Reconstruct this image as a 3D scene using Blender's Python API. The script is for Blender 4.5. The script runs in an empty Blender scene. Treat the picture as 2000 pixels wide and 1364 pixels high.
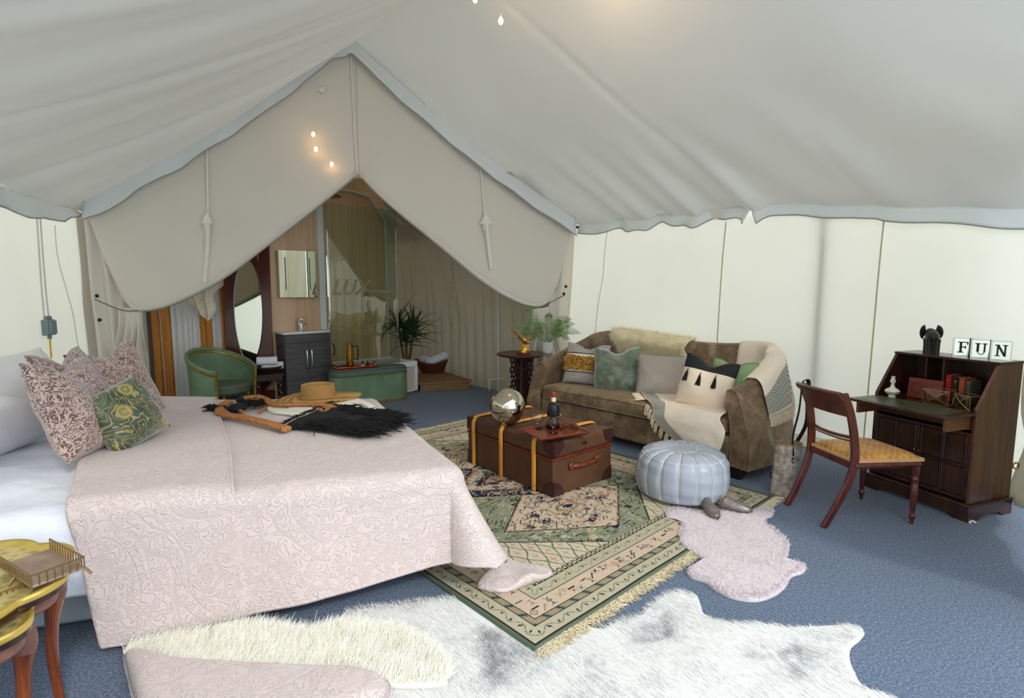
import bpy, bmesh, math, random
import numpy as np
from mathutils import Vector, Matrix, Euler, noise
random.seed(7); np.random.seed(7)
C = bpy.context.scene.collection
PI = math.pi
def R(d): return math.radians(d)

# ---------------------------------------------------------------- camera, world, lights, exposure
FPX = 1050.0; PITCH = math.atan(117/1050.0); EYE = 1.55
cam = bpy.data.cameras.new('camera'); camo = bpy.data.objects.new('camera', cam); C.objects.link(camo)
cam.sensor_width = 36.0; cam.lens = 36.0*FPX/2000.0; cam.clip_start = .02; cam.clip_end = 200
camo.location = (0, 0, EYE); camo.rotation_euler = (PI/2-PITCH, 0, 0)
bpy.context.scene.camera = camo
vs = bpy.context.scene.view_settings
bpy.context.scene.display_settings.display_device = 'sRGB'
vs.view_transform = 'Standard'; vs.look = 'None'; vs.gamma = 1.0; vs.use_curve_mapping = False
vs.exposure = 0.0
wd = bpy.data.worlds.new('daylight'); bpy.context.scene.world = wd; wd.use_nodes = True
bg = wd.node_tree.nodes['Background']; bg.inputs[0].default_value = (0.86, 0.94, 1.0, 1); bg.inputs[1].default_value = 2.75
def light(name, kind, loc, energy, col, size=.1, rot=(0,0,0), **k):
    l = bpy.data.lights.new(name, kind); l.energy = energy; l.color = col
    if kind == 'POINT': l.shadow_soft_size = size
    if kind == 'SUN': l.angle = size
    o = bpy.data.objects.new(name, l); C.objects.link(o); o.location = loc; o.rotation_euler = rot; return o
# hazy sun from the front right, high
sun = light('sun', 'SUN', (0,0,8), 1.3, (1.0,.95,.84), R(6), (R(38), R(36), 0))
bpy.context.scene.cycles.max_bounces = 10; bpy.context.scene.cycles.diffuse_bounces = 5
bpy.context.scene.cycles.caustics_reflective = False; bpy.context.scene.cycles.caustics_refractive = False
bpy.context.scene.cycles.sample_clamp_indirect = 4.0

# ---------------------------------------------------------------- layout: rays of the survey camera
_cp, _sp = math.cos(PITCH), math.sin(PITCH)
def ray(u, v):
    a = (u-1000)/FPX; b = (682-v)/FPX
    return (a, _cp+b*_sp, -_sp+b*_cp)
def W(u, v, z=0.0):
    d = ray(u, v); t = (z-EYE)/d[2]; return Vector((d[0]*t, d[1]*t, z))
def PL(u, v, A, B, off=0.0):
    d = ray(u, v); nx, ny = B[1]-A[1], -(B[0]-A[0]); L = math.hypot(nx, ny)
    t = (A[0]*nx+A[1]*ny+off*L)/(d[0]*nx+d[1]*ny); return Vector((d[0]*t, d[1]*t, EYE+d[2]*t))
def YP(u, v, y):
    d = ray(u, v); t = y/d[1]; return Vector((d[0]*t, y, EYE+d[2]*t))

# ---------------------------------------------------------------- materials
def lin(c):
    if isinstance(c, (int, float)): c = (c, c, c)
    return tuple(((x/255.0)/12.92 if x/255.0 <= .04045 else ((x/255.0+.055)/1.055)**2.4) for x in c[:3]) + (1.0,)
MATS = {}
class NT:
    def __init__(s, name):
        s.m = bpy.data.materials.new(name); s.m.use_nodes = True; s.t = s.m.node_tree; s.n = s.t.nodes
        s.b = s.n['Principled BSDF']; s.out = s.n['Material Output']; s._c = None
    def N(s, kind, **k):
        n = s.n.new(kind)
        for a, b in k.items():
            if hasattr(n, a): setattr(n, a, b)
        return n
    def L(s, a, b): s.t.links.new(a, b)
    def co(s, scale=(1,1,1), rot=(0,0,0), gen=False):
        if s._c is None: s._c = s.N('ShaderNodeTexCoord')
        m = s.N('ShaderNodeMapping'); m.inputs['Scale'].default_value = scale if not isinstance(scale, (int, float)) else (scale,)*3
        m.inputs['Rotation'].default_value = rot
        s.L(s._c.outputs['Generated' if gen else 'Object'], m.inputs[0]); return m.outputs[0]
    def noise(s, vec, scale, detail=3, rough=.55, dist=0):
        n = s.N('ShaderNodeTexNoise'); n.inputs['Scale'].default_value = scale; n.inputs['Detail'].default_value = detail
        n.inputs['Roughness'].default_value = rough; n.inputs['Distortion'].default_value = dist
        s.L(vec, n.inputs['Vector']); return n.outputs[0]
    def ramp(s, fac, stops, const=False):
        r = s.N('ShaderNodeValToRGB')
        if const: r.color_ramp.interpolation = 'CONSTANT'
        e = r.color_ramp.elements
        while len(e) < len(stops): e.new(.5)
        for i, (p, c) in enumerate(stops): e[i].position = p; e[i].color = c if len(c) == 4 else lin(c)
        s.L(fac, r.inputs[0]); return r.outputs[0]
    def math(s, op, a, b=None, c=None):
        m = s.N('ShaderNodeMath'); m.operation = op
        for i, x in enumerate((a, b, c)):
            if x is None: continue
            if isinstance(x, (int, float)): m.inputs[i].default_value = x
            else: s.L(x, m.inputs[i])
        return m.outputs[0]
    def mix(s, fac, a, b):
        m = s.N('ShaderNodeMix'); m.data_type = 'RGBA'
        for i, x in ((0, fac), (6, a), (7, b)):
            if isinstance(x, (int, float)): m.inputs[i].default_value = x
            elif isinstance(x, tuple): m.inputs[i].default_value = x
            else: s.L(x, m.inputs[i])
        return m.outputs[2]
    def bump(s, h, strength=.3, dist=.01):
        b = s.N('ShaderNodeBump'); b.inputs['Strength'].default_value = strength; b.inputs['Distance'].default_value = dist
        s.L(h, b.inputs['Height']); s.L(b.outputs[0], s.b.inputs['Normal']); return b.outputs[0]
    def set(s, **k):
        for a, v in k.items():
            i = s.b.inputs[a.replace('_', ' ')]
            if isinstance(v, (int, float, tuple)): i.default_value = v
            else: s.L(v, i)
def mat(name, col, col2=None, rough=.6, metal=0.0, ns=12, bump=0.0, bs=60, bd=.004, sheen=0.0, spec=.4, trans=0.0, coat=0.0, emis=0, lo=.35, hi=.65, stretch=(1,1,1)):
    if name in MATS: return MATS[name]
    t = NT(name); c = lin(col)
    if col2 is not None:
        v = t.co(stretch); f = t.noise(v, ns, 4, .6)
        t.set(Base_Color=t.ramp(f, [(lo, c), (hi, lin(col2))]))
    else: t.set(Base_Color=c)
    t.set(Roughness=rough, Metallic=metal); t.b.inputs['Specular IOR Level'].default_value = spec
    if sheen: t.b.inputs['Sheen Weight'].default_value = sheen; t.b.inputs['Sheen Roughness'].default_value = .4
    if trans: t.b.inputs['Transmission Weight'].default_value = trans
    if coat: t.b.inputs['Coat Weight'].default_value = coat; t.b.inputs['Coat Roughness'].default_value = .15
    if emis: t.b.inputs['Emission Color'].default_value = c; t.b.inputs['Emission Strength'].default_value = emis
    if bump: t.bump(t.noise(t.co(stretch), bs, 4, .6), bump, bd)
    MATS[name] = t.m; return t.m
def wood(name, c1, c2, scale=6, axis=0, rough=.35, coat=.0, spec=.5, bump=.05):
    if name in MATS: return MATS[name]
    t = NT(name); st = [9.0, 9.0, 9.0]; st[axis] = .7
    v = t.co(tuple(st)); n = t.noise(v, scale/3, 5, .65, .6)
    fine = t.noise(t.co(tuple(x*5 for x in st)), scale/2, 3)
    f = t.math('ADD', t.math('MULTIPLY', n, .75), t.math('MULTIPLY', fine, .25))
    t.set(Base_Color=t.ramp(f, [(.36, lin(c1)), (.64, lin(c2))]), Roughness=rough); t.b.inputs['Specular IOR Level'].default_value = spec
    if coat: t.b.inputs['Coat Weight'].default_value = coat; t.b.inputs['Coat Roughness'].default_value = .2
    if bump: t.bump(f, bump, .004)
    MATS[name] = t.m; return t.m
def canvas(name, col, tcol, fac, bs=2.2, bump=.25):
    t = NT(name); d = t.N('ShaderNodeBsdfDiffuse'); tr = t.N('ShaderNodeBsdfTranslucent'); mx = t.N('ShaderNodeMixShader')
    v = t.co(1.0); n1 = t.noise(v, bs, 3, .5, .4); n2 = t.noise(v, 90, 2)
    weave = t.ramp(n1, [(.3, tuple(x*.96 for x in lin(col)[:3])+(1,)), (.7, lin(col))])
    t.L(weave, d.inputs[0]); tr.inputs[0].default_value = lin(tcol); mx.inputs[0].default_value = fac
    b = t.N('ShaderNodeBump'); b.inputs['Strength'].default_value = bump; b.inputs['Distance'].default_value = .05
    t.L(t.math('ADD', n1, t.math('MULTIPLY', n2, .01)), b.inputs['Height'])
    t.L(b.outputs[0], d.inputs['Normal'])
    t.L(d.outputs[0], mx.inputs[1]); t.L(tr.outputs[0], mx.inputs[2]); t.L(mx.outputs[0], t.out.inputs[0]); t.n.remove(t.b)
    MATS[name] = t.m; return t.m
M_wall = canvas('cream_canvas', (226,226,216), (248,240,216), .28)
M_roof = canvas('roof_canvas', (214,215,212), (215,208,192), .085, 1.2, .6)
M_part = canvas('partition_canvas', (232,228,219), (245,233,208), .24, 1.0, .35)
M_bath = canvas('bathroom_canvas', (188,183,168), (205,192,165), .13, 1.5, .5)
M_val = canvas('valance_canvas', (236,240,242), (235,238,236), .32, 3, .3)
def wool(name, c1, c2, sc=12, fac=.42):
    t = NT(name); d = t.N('ShaderNodeBsdfDiffuse'); tr = t.N('ShaderNodeBsdfTranslucent'); mx = t.N('ShaderNodeMixShader'); mx.inputs[0].default_value = fac
    c = t.ramp(t.noise(t.co(1.0), sc, 3), [(.3, lin(c1)), (.7, lin(c2))]); t.L(c, d.inputs[0]); t.L(c, tr.inputs[0]); t.L(d.outputs[0], mx.inputs[1]); t.L(tr.outputs[0], mx.inputs[2]); t.L(mx.outputs[0], t.out.inputs[0]); t.n.remove(t.b); return t.m
M_cord = canvas('seam_tape', (206,202,180), (240,230,196), .22)
M_sheet = mat('white_cotton', (224,228,240), rough=.75, bump=.6, bs=5, bd=.04, sheen=.2)
M_white = mat('white_lacquer', (232,232,230), rough=.25)
M_chrome = mat('chrome', (215,215,215), rough=.08, metal=1)
M_steel = mat('brushed_steel', (190,190,190), rough=.3, metal=1)
M_black = mat('black_matt', (14,14,16), rough=.5)
M_brass = mat('brass', (205,165,75), (175,130,50), rough=.22, metal=1, ns=20)
M_gold = mat('polished_gold', (225,180,80), (190,140,50), rough=.15, metal=1, ns=40)
M_maho = wood('mahogany', (58,20,12), (112,46,28), 6, 0, .22, .4)
M_dark = wood('dark_oak', (30,14,9), (72,38,22), 7, 2, .3, .25)
M_side = wood('oak_side_panel', (62,36,22), (112,72,46), 7, 2, .35, .2)
M_pine = wood('orange_pine', (192,116,44), (226,158,76), 6, 2, .45)
M_deck = wood('deck_boards', (112,86,52), (158,122,78), 7, 0, .6)

# ---------------------------------------------------------------- mesh builder
class MB:
    def __init__(s): s.v = []; s.f = []; s.mi = []; s.cur = 0
    def add(s, vs, fs):
        o = len(s.v); s.v += [tuple(x) for x in vs]; s.f += [tuple(i+o for i in f) for f in fs]; s.mi += [s.cur]*len(fs); return s
    def box(s, c, d, rot=None):
        h = [x/2 for x in d]; P = [Vector((x*h[0], y*h[1], z*h[2])) for x in (-1,1) for y in (-1,1) for z in (-1,1)]
        if rot is not None: P = [(rot if isinstance(rot, Matrix) else Euler(rot).to_matrix()) @ p for p in P]
        P = [p+Vector(c) for p in P]
        return s.add(P, [(0,1,3,2),(4,6,7,5),(0,4,5,1),(2,3,7,6),(0,2,6,4),(1,5,7,3)])
    def bb(s, x0, x1, y0, y1, z0, z1): return s.box(((x0+x1)/2,(y0+y1)/2,(z0+z1)/2), (abs(x1-x0),abs(y1-y0),abs(z1-z0)))
    def tube(s, pts, r, n=8, cap=True, flat=1.0, closed=False):
        pts = [Vector(p) for p in pts]; k = len(pts); rs = r if isinstance(r, (list, tuple)) else [r]*k
        vs = []; up = None
        for i, p in enumerate(pts):
            t = (pts[(i+1) % k] if (closed or i < k-1) else pts[i]) - (pts[i-1] if (closed or i > 0) else pts[i])
            t = t.normalized() if t.length > 1e-9 else Vector((0,0,1))
            if up is None: up = Vector((0,0,1)) if abs(t.z) < .9 else Vector((1,0,0))
            a = t.cross(up)
            a = a.normalized() if a.length > 1e-6 else t.orthogonal().normalized()
            b = a.cross(t).normalized(); up = b
            for j in range(n):
                w = 2*PI*j/n; vs.append(p + a*math.cos(w)*rs[i] + b*math.sin(w)*rs[i]*flat)
        fs = [(i*n+j, i*n+(j+1)%n, ((i+1)%k)*n+(j+1)%n, ((i+1)%k)*n+j) for i in range(k if closed else k-1) for j in range(n)]
        if cap and not closed: fs += [tuple(range(n))[::-1], tuple((k-1)*n+j for j in range(n))]
        return s.add(vs, fs)
    def lathe(s, prof, n=24, c=(0,0,0), sx=1, sy=1):
        vs = []; k = len(prof)
        for r, z in prof:
            for j in range(n): vs.append((c[0]+sx*r*math.cos(2*PI*j/n), c[1]+sy*r*math.sin(2*PI*j/n), c[2]+z))
        fs = [(i*n+j, i*n+(j+1)%n, (i+1)*n+(j+1)%n, (i+1)*n+j) for i in range(k-1) for j in range(n)]
        if prof[0][0] > 1e-6: fs.append(tuple(range(n))[::-1])
        if prof[-1][0] > 1e-6: fs.append(tuple((k-1)*n+j for j in range(n)))
        return s.add(vs, fs)
    def prism(s, poly, z0, z1, fn=None):
        n = len(poly); vs = [(x, y, z0) for x, y in poly] + [(x, y, z1) for x, y in poly]
        if fn: vs = [fn(*p) for p in vs]
        return s.add(vs, [tuple(range(n))[::-1], tuple(range(n, 2*n))] + [(i, (i+1)%n, n+(i+1)%n, n+i) for i in range(n)])
    def grid(s, fn, nu, nv, closeu=False):
        vs = [fn(i/nu, j/nv) for j in range(nv+1) for i in range(nu+(0 if closeu else 1))]
        w = nu if closeu else nu+1
        fs = [(j*w+i, j*w+(i+1)%w, (j+1)*w+(i+1)%w, (j+1)*w+i) for j in range(nv) for i in range(nu)]
        return s.add(vs, fs)
    def ell(s, c, r, n=16, m=10, rot=None):
        M = Euler(rot).to_matrix() if rot else Matrix.Identity(3)
        def f(u, v):
            a = 2*PI*u; b = PI*(v-.5); p = Vector((r[0]*math.cos(b)*math.cos(a), r[1]*math.cos(b)*math.sin(a), r[2]*math.sin(b)))
            return Vector(c)+M@p
        return s.grid(f, n, m, True)
    def build(s, name, m, parent=None, smooth=False, bevel=0, bseg=2, solid=0, off=0, sub=0, loc=None, rot=None, angle=40):
        me = bpy.data.meshes.new(name); me.from_pydata(s.v, [], s.f)
        ml = m if isinstance(m, (list, tuple)) else [m]
        for x in ml: me.materials.append(x)
        if len(ml) > 1: me.polygons.foreach_set('material_index', s.mi)
        bm = bmesh.new(); bm.from_mesh(me)
        bmesh.ops.remove_doubles(bm, verts=bm.verts, dist=1e-5)
        bmesh.ops.recalc_face_normals(bm, faces=bm.faces); bm.to_mesh(me); bm.free()
        if smooth:
            me.polygons.foreach_set('use_smooth', [True]*len(me.polygons))
            if smooth != 'all': me.set_sharp_from_angle(angle=R(angle))
        me.update()
        o = bpy.data.objects.new(name, me); C.objects.link(o)
        if parent is not None: o.parent = parent
        if loc is not None: o.location = loc
        if rot is not None: o.rotation_euler = rot
        if solid: d = o.modifiers.new('solid', 'SOLIDIFY'); d.thickness = solid; d.offset = off
        if bevel: d = o.modifiers.new('bevel', 'BEVEL'); d.width = bevel; d.segments = bseg; d.limit_method = 'ANGLE'; d.angle_limit = R(35); d.harden_normals = False
        if sub: d = o.modifiers.new('sub', 'SUBSURF'); d.levels = sub; d.render_levels = sub
        if bevel and not smooth:
            me.polygons.foreach_set('use_smooth', [True]*len(me.polygons)); me.set_sharp_from_angle(angle=R(30))
        return o
def raw(name, v, f, m, parent=None, smooth=True):
    me = bpy.data.meshes.new(name); v = np.asarray(v, dtype=np.float32); f = np.asarray(f, dtype=np.int32)
    me.vertices.add(len(v)); me.vertices.foreach_set('co', v.ravel()); k = f.shape[1]
    me.loops.add(f.size); me.loops.foreach_set('vertex_index', f.ravel())
    me.polygons.add(len(f)); me.polygons.foreach_set('loop_start', np.arange(0, f.size, k, dtype=np.int32)); me.polygons.foreach_set('loop_total', np.full(len(f), k, dtype=np.int32))
    me.update(calc_edges=True); me.materials.append(m)
    if smooth: me.polygons.foreach_set('use_smooth', [True]*len(f))
    o = bpy.data.objects.new(name, me); C.objects.link(o)
    if parent is not None: o.parent = parent
    return o
def thing(name, label, cat, loc=(0,0,0), rz=0, group=None):
    o = bpy.data.objects.new(name, None); C.objects.link(o); o.empty_display_size = .05
    o.location = (loc[0], loc[1], loc[2] if len(loc) > 2 else 0); o.rotation_euler = (0, 0, R(rz)); return tag(o, label, cat, group)
def tag(o, label=None, cat=None, group=None, kind=None):
    if label: o['label'] = label
    if cat: o['category'] = cat
    if group: o['group'] = group
    if kind: o['kind'] = kind
    return o
def struct(o): o['kind'] = 'structure'; return o
def dup(root, loc, rotz=None, label=None):
    r = root.copy(); C.objects.link(r); r.location = loc
    if rotz is not None: r.rotation_euler = (0, 0, R(rotz))
    if label: r['label'] = label
    for ch in list(root.children):
        c = ch.copy(); C.objects.link(c); c.parent = r
        for g in list(ch.children):
            d = g.copy(); C.objects.link(d); d.parent = c
    return r
def lerp(a, b, t): return a+(b-a)*t
def sm(a, b, x):
    t = min(1, max(0, (x-a)/(b-a))); return t*t*(3-2*t)
def nz(x, y, z=0): return noise.noise(Vector((x, y, z)))
def cr(pts, n):
    """Catmull-Rom samples through pts"""
    P = [Vector(p) for p in pts]; P = [2*P[0]-P[1]]+P+[2*P[-1]-P[-2]]; out = []
    k = len(P)-3
    for i in range(n):
        s = i/(n-1)*k; j = min(int(s), k-1); t = s-j; a, b, c, d = P[j:j+4]
        out.append(.5*((2*b)+(c-a)*t+(2*a-5*b+4*c-d)*t*t+(3*b-a-3*c+d)*t**3))
    return out
def closed_cr(pts, n):
    P = [Vector(p) for p in pts]; k = len(P); out = []
    for i in range(n):
        s = i/n*k; j = int(s); t = s-j; a, b, c, d = (P[(j+q-1) % k] for q in range(4))
        out.append(.5*((2*b)+(c-a)*t+(2*a-5*b+4*c-d)*t*t+(3*b-a-3*c+d)*t**3))
    return out
def fur(name, pts, nrm, length, m, parent=None, w=.0016, lay=(0,0,0), jit=.5, seg=2):
    """pts, nrm: (n,3) arrays; a bent tapering blade at every point"""
    n = len(pts); rng = np.random.RandomState(len(pts)); pts = np.asarray(pts); nrm = np.asarray(nrm, float)
    d = nrm + np.array(lay) + rng.normal(0, jit, (n, 3)); d /= np.linalg.norm(d, axis=1)[:, None]
    side = np.cross(d, rng.normal(0, 1, (n, 3))); side /= np.linalg.norm(side, axis=1)[:, None]
    L = length*(.6+.6*rng.rand(n, 1)); bend = (np.array(lay)*.6 + rng.normal(0, jit*.5, (n, 3)))*L
    V = []
    for k in range(seg+1):
        t = k/seg; c = pts + d*L*t + bend*t*t; wd_ = w*(1-.85*t)
        V += [c-side*wd_, c+side*wd_]
    V = np.stack(V, 1).reshape(-1, 3); b = (np.arange(n)*(2*(seg+1)))[:, None]
    F = np.concatenate([b+np.array([[2*k, 2*k+1, 2*k+3, 2*k+2]]) for k in range(seg)])
    return raw(name, V, F, m, parent)
def inside(poly, P):
    x, y = P[:, 0], P[:, 1]; c = np.zeros(len(P), bool); n = len(poly)
    for i in range(n):
        x1, y1 = poly[i][:2]; x2, y2 = poly[(i+1) % n][:2]
        if y1 == y2: continue
        m = ((y1 > y) != (y2 > y)) & (x < (x2-x1)*(y-y1)/(y2-y1)+x1); c ^= m
    return c
def scatter(poly, n, seed=0):
    P = np.array([p[:2] for p in poly]); lo, hi = P.min(0), P.max(0); rng = np.random.RandomState(seed)
    out = np.zeros((0, 2))
    while len(out) < n:
        q = lo+(hi-lo)*rng.rand(n, 2); out = np.vstack([out, q[inside(poly, q)]])
    return out[:n]
def pelt(name, outline, z, th, m, parent=None, bumpz=0.0, seed=0, n=160, rings=14):
    """flat hide with a soft rounded edge and thickness: outline world xy polygon"""
    O = closed_cr([(p[0], p[1], 0) for p in outline], n); c = sum(O, Vector())/n
    V = []; F = []
    for k in range(rings+1):
        t = k/rings; s = 1-(1-t)**1.0*1.0
        for p in O:
            q = c+(p-c)*t; e = 1-t
            h = th*min(1, (e*8)**.5) if t < 1 else 0
            V.append((q.x, q.y, z+h+bumpz*nz(q.x*6+seed, q.y*6)*min(1, e*8)))
    for k in range(rings):
        for i in range(n): F.append((k*n+i, k*n+(i+1) % n, (k+1)*n+(i+1) % n, (k+1)*n+i))
    mb = MB(); mb.add(V, F); b = len(V)
    mb.add([(p.x, p.y, z) for p in O], [tuple(range(n))]); return mb.build(name, m, parent, smooth='all')
# ================================================================ THE TENT
CL = Vector((-4.70, 5.92, 0)); CR_ = Vector((0.885, 7.287, 0))          # partition ends on the floor plan
DW = Vector((.709, -.705, 0)); NW = Vector((-.705, -.709, 0))          # right wall direction (towards the camera), inward normal
DL = Vector((.248, -.969, 0)); NL = Vector((.969, .248, 0))            # left wall
APX = Vector((-1.906, 6.611, 4.40)); EZ = 2.40
DP = (CR_-CL).normalized(); NP = Vector((DP.y, -DP.x, 0))              # partition direction, normal to the camera
WB = CR_-DW*3.9                                                        # back end of the right wall in the bathroom
def eave_z(s):      # s metres from the partition along the right wall
    return EZ if s < 2.3 else EZ-.10*sm(2.3, 3.4, s)-.14*sm(3.2, 4.6, s)
# floor
def floor_mat():
    t = NT('carpet'); v = t.co(1.0); a = t.noise(v, 95, 3, .85); b = t.noise(v, 3.0, 3)
    c = t.ramp(a, [(.30, (48, 58, 76)), (.50, (88, 103, 128)), (.70, (152, 164, 182))])
    c = t.mix(t.math('MULTIPLY', b, .35), c, lin((72, 84, 102)))
    t.set(Base_Color=c, Roughness=.95); t.b.inputs['Specular IOR Level'].default_value = .15; t.b.inputs['Sheen Weight'].default_value = .15
    t.bump(a, .3, .003); return t.m
m = MB(); m.bb(-8.5, 8.5, -4.5, 13.0, -.05, 0); fl = struct(m.build('floor', floor_mat())); 
# right wall: cream canvas, a soft billow between its seams
def wr(u, v):
    s = lerp(-5.5, 5.4, u); z = lerp(0.0, 1.0, v)*(eave_z(max(s, 0))+.03 if s > 0 else EZ+.03)
    p = CR_+DW*s; b = .018*nz(s*1.4, z*1.1)+.012*math.sin(s*2.6)*math.sin(z*1.3)+.006*nz(s*5+z*2, z*2.5)
    return p-NW*(b+.0)+Vector((0, 0, z))
m = MB(); m.grid(lambda u, v: wr(u, v), 150, 22)
struct(m.build('wall_right', M_wall, smooth='all'))
def on_wall(s, z, off=.012):
    p = wr((s+5.5)/10.9, 0); b = .018*nz(s*1.4, z*1.1)+.012*math.sin(s*2.6)*math.sin(z*1.3)+.006*nz(s*5+z*2, z*2.5)
    return CR_+DW*s-NW*b+NW*off+Vector((0, 0, z))
def s_at(u, v): p = PL(u, v, CR_, CR_+DW); return (p-CR_).dot(DW), p.z
for i, pts in enumerate(([(1187,450),(1182,490),(1178,540),(1167,600),(1160,680),(1158,760)], [(1419,434),(1412,520),(1404,640),(1398,760),(1394,826)], [(1727,428),(1716,540),(1702,700),(1690,830),(1686,892)])):
    q = [s_at(*p) for p in pts]; q = [on_wall(a, max(b, .0)) for a, b in q]
    m = MB(); m.tube(cr(q, 24), .006 if i == 0 else .009, 6, flat=.6)
    struct(m.build('trim_%d' % (i+1), M_cord, smooth=True))
# outer tent pole pressed against the canvas
s0, _ = s_at(1598, 600)
m = MB(); b0 = CR_+DW*s0-NW*.05; m.tube([b0, b0+Vector((0,0,2.35))], .03, 10)
tag(m.build('tent_pole', mat('pole_grey', (90,90,92), rough=.5), smooth=True), 'grey tent pole behind the right canvas wall, right of the sofa', 'pole')
# ground skirt
m = MB()
def sk(u, v):
    s = lerp(-4.2, 5.4, u); return CR_+DW*s+NW*(.02+.07*(1-v)+.012*nz(s*6, v))+Vector((0, 0, .004+.10*v*v))
m.grid(sk, 160, 3); struct(m.build('trim_4', M_wall, smooth='all'))
# left wall
def wl(u, v):
    s = lerp(0.0, 7.2, u); z = v*(EZ+.03); b = .02*nz(s*1.3+7, z*1.2)+.01*nz(s*4, z*1.5)
    return CL+DL*s+NL*b+Vector((0, 0, z))
m = MB(); m.grid(wl, 110, 18); struct(m.build('wall_left', M_wall, smooth='all'))
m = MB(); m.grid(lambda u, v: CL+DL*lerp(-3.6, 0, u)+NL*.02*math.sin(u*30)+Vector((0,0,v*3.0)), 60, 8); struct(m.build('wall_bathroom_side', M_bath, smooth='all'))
# roof
RS, RE = -5.4, 6.3
def ridge(s): return APX+DW*s
def roofR(s, t):      # t 0 ridge, 1 eave
    a = ridge(s); e = CR_+DW*s+Vector((0, 0, eave_z(max(s, 0)))); p = a.lerp(e, t)
    n = (e-a).cross(DW).normalized(); n = n if n.z > 0 else -n
    k = sm(.35, 1, t); sag = -.10*math.sin(PI*t)
    ph = s*9+.9*t*3; f = (math.sin(ph)+.6*math.sin(ph*2.3+1.3))*.045*k*sm(.3, .9, s)*(1-sm(2.3, 2.7, s))*sm(.5,.95,t)
    f += .05*nz(s*2.2-t*1.4, t*1.2, 3)*k+.02*nz(s*1.1, t*2.2, 9)
    f += .018*math.exp(-((s-2.27+.12*(1-t))/.035)**2)*sm(0, .15, t)
    f += .016*math.exp(-((s-3.35-.2*(1-t))/.05)**2)*sm(.5, .95, t)
    f += .05*math.exp(-((s-.15)/.25)**2)*math.sin((t-.02)*9)*(1-sm(.15, .5, t))
    return p+n*((sag+f)*sm(0, .03, t))
m = MB(); m.grid(lambda u, v: roofR(lerp(RS, RE, u), v), 260, 50); struct(m.build('ceiling_right', M_roof, smooth='all'))
def eaveL(s): return CL+DL*s*1.15+Vector((0, 0, EZ+.05*sm(0, 2, s)))
def roofL(s, t):
    a = ridge(s); e = eaveL(s); p = a.lerp(e, t); n = (a-e).cross(DW).normalized(); n = n if n.z > 0 else -n
    f = -.10*math.sin(PI*t)+.060*nz(s*1.9+4+t*.6, t*.5, 5)+.016*nz(s*5.5+t*1.2, t*.8, 8)*sm(0, .4, t)
    for c, wdt, am in ((.75, .05, .035), (1.9, .06, .035), (3.1, .07, .03)): f += am*math.exp(-((s-c-.25*t)/wdt)**2)*sm(.05, .3, t)
    f += .022*math.sin(s*13)*sm(.75, 1, t)*sm(.05, .4, s)*math.exp(-s*.5)
    return p+n*f*sm(0, .03, t)
m = MB(); m.grid(lambda u, v: roofL(lerp(RS, RE, u), v), 260, 40); struct(m.build('ceiling_left', M_roof, smooth='all'))
# eave valances
def scal(s, c=2.27): return .02*math.sin(s*4.2)*.4
def val_r(s0, s1, name, n):
    m = MB()
    def f(u, v):
        s = lerp(s0, s1, u); top = roofR(s, 1.0)
        dep = .125+.012*nz(s*3, 1)+.03*sm(3.3, 4.5, s)
        if name == 'trim_5': cut = sm(s1-.09, s1, s)
        else: cut = 1-sm(s0, s0+.09, s)
        pl = .018*math.sin(s*16)*(1-sm(2.3, 2.8, s))*v
        return Vector((top.x, top.y, 0))+NW*(.01+.05*v*(1-.3*v)+pl+.012*nz(s*5, v))+Vector((0, 0, top.z+.0-dep*v*(1-.55*cut*0)-.0)) + DW*((-.065 if name == 'trim_5' else .05)*v*cut)
    m.grid(f, n, 6); struct(m.build(name, M_val, smooth='all', solid=.004))
    q = [f(i/60, 1.0) for i in range(61)]; h = MB(); h.tube(q, .006, 5); struct(h.build(name+'_hem', mat('hem', (150,148,144), rough=.9), smooth=True))
val_r(0.02, 2.255, 'trim_5', 90); val_r(2.275, 5.9, 'trim_6', 120)
def val_l(u, v):
    s = lerp(0.03, 6.2, u); top = roofL(s/1.0, 1.0); dep = .17+.05*math.sin(s*2.9-1.2)+.015*nz(s*6, 0)
    dep *= sm(-.25, .35, s)
    return top+NL*(.01+.06*v+.02*math.sin(s*11)*v)+Vector((0, 0, -dep*v))
m = MB(); m.grid(val_l, 140, 6); struct(m.build('trim_7', M_val, smooth='all', solid=.004))
q = [val_l(i/60, 1.0) for i in range(61)]; h = MB(); h.tube(q, .006, 5); struct(h.build('trim_8', mat('hem', (150,148,144), rough=.9), smooth=True))
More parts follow.
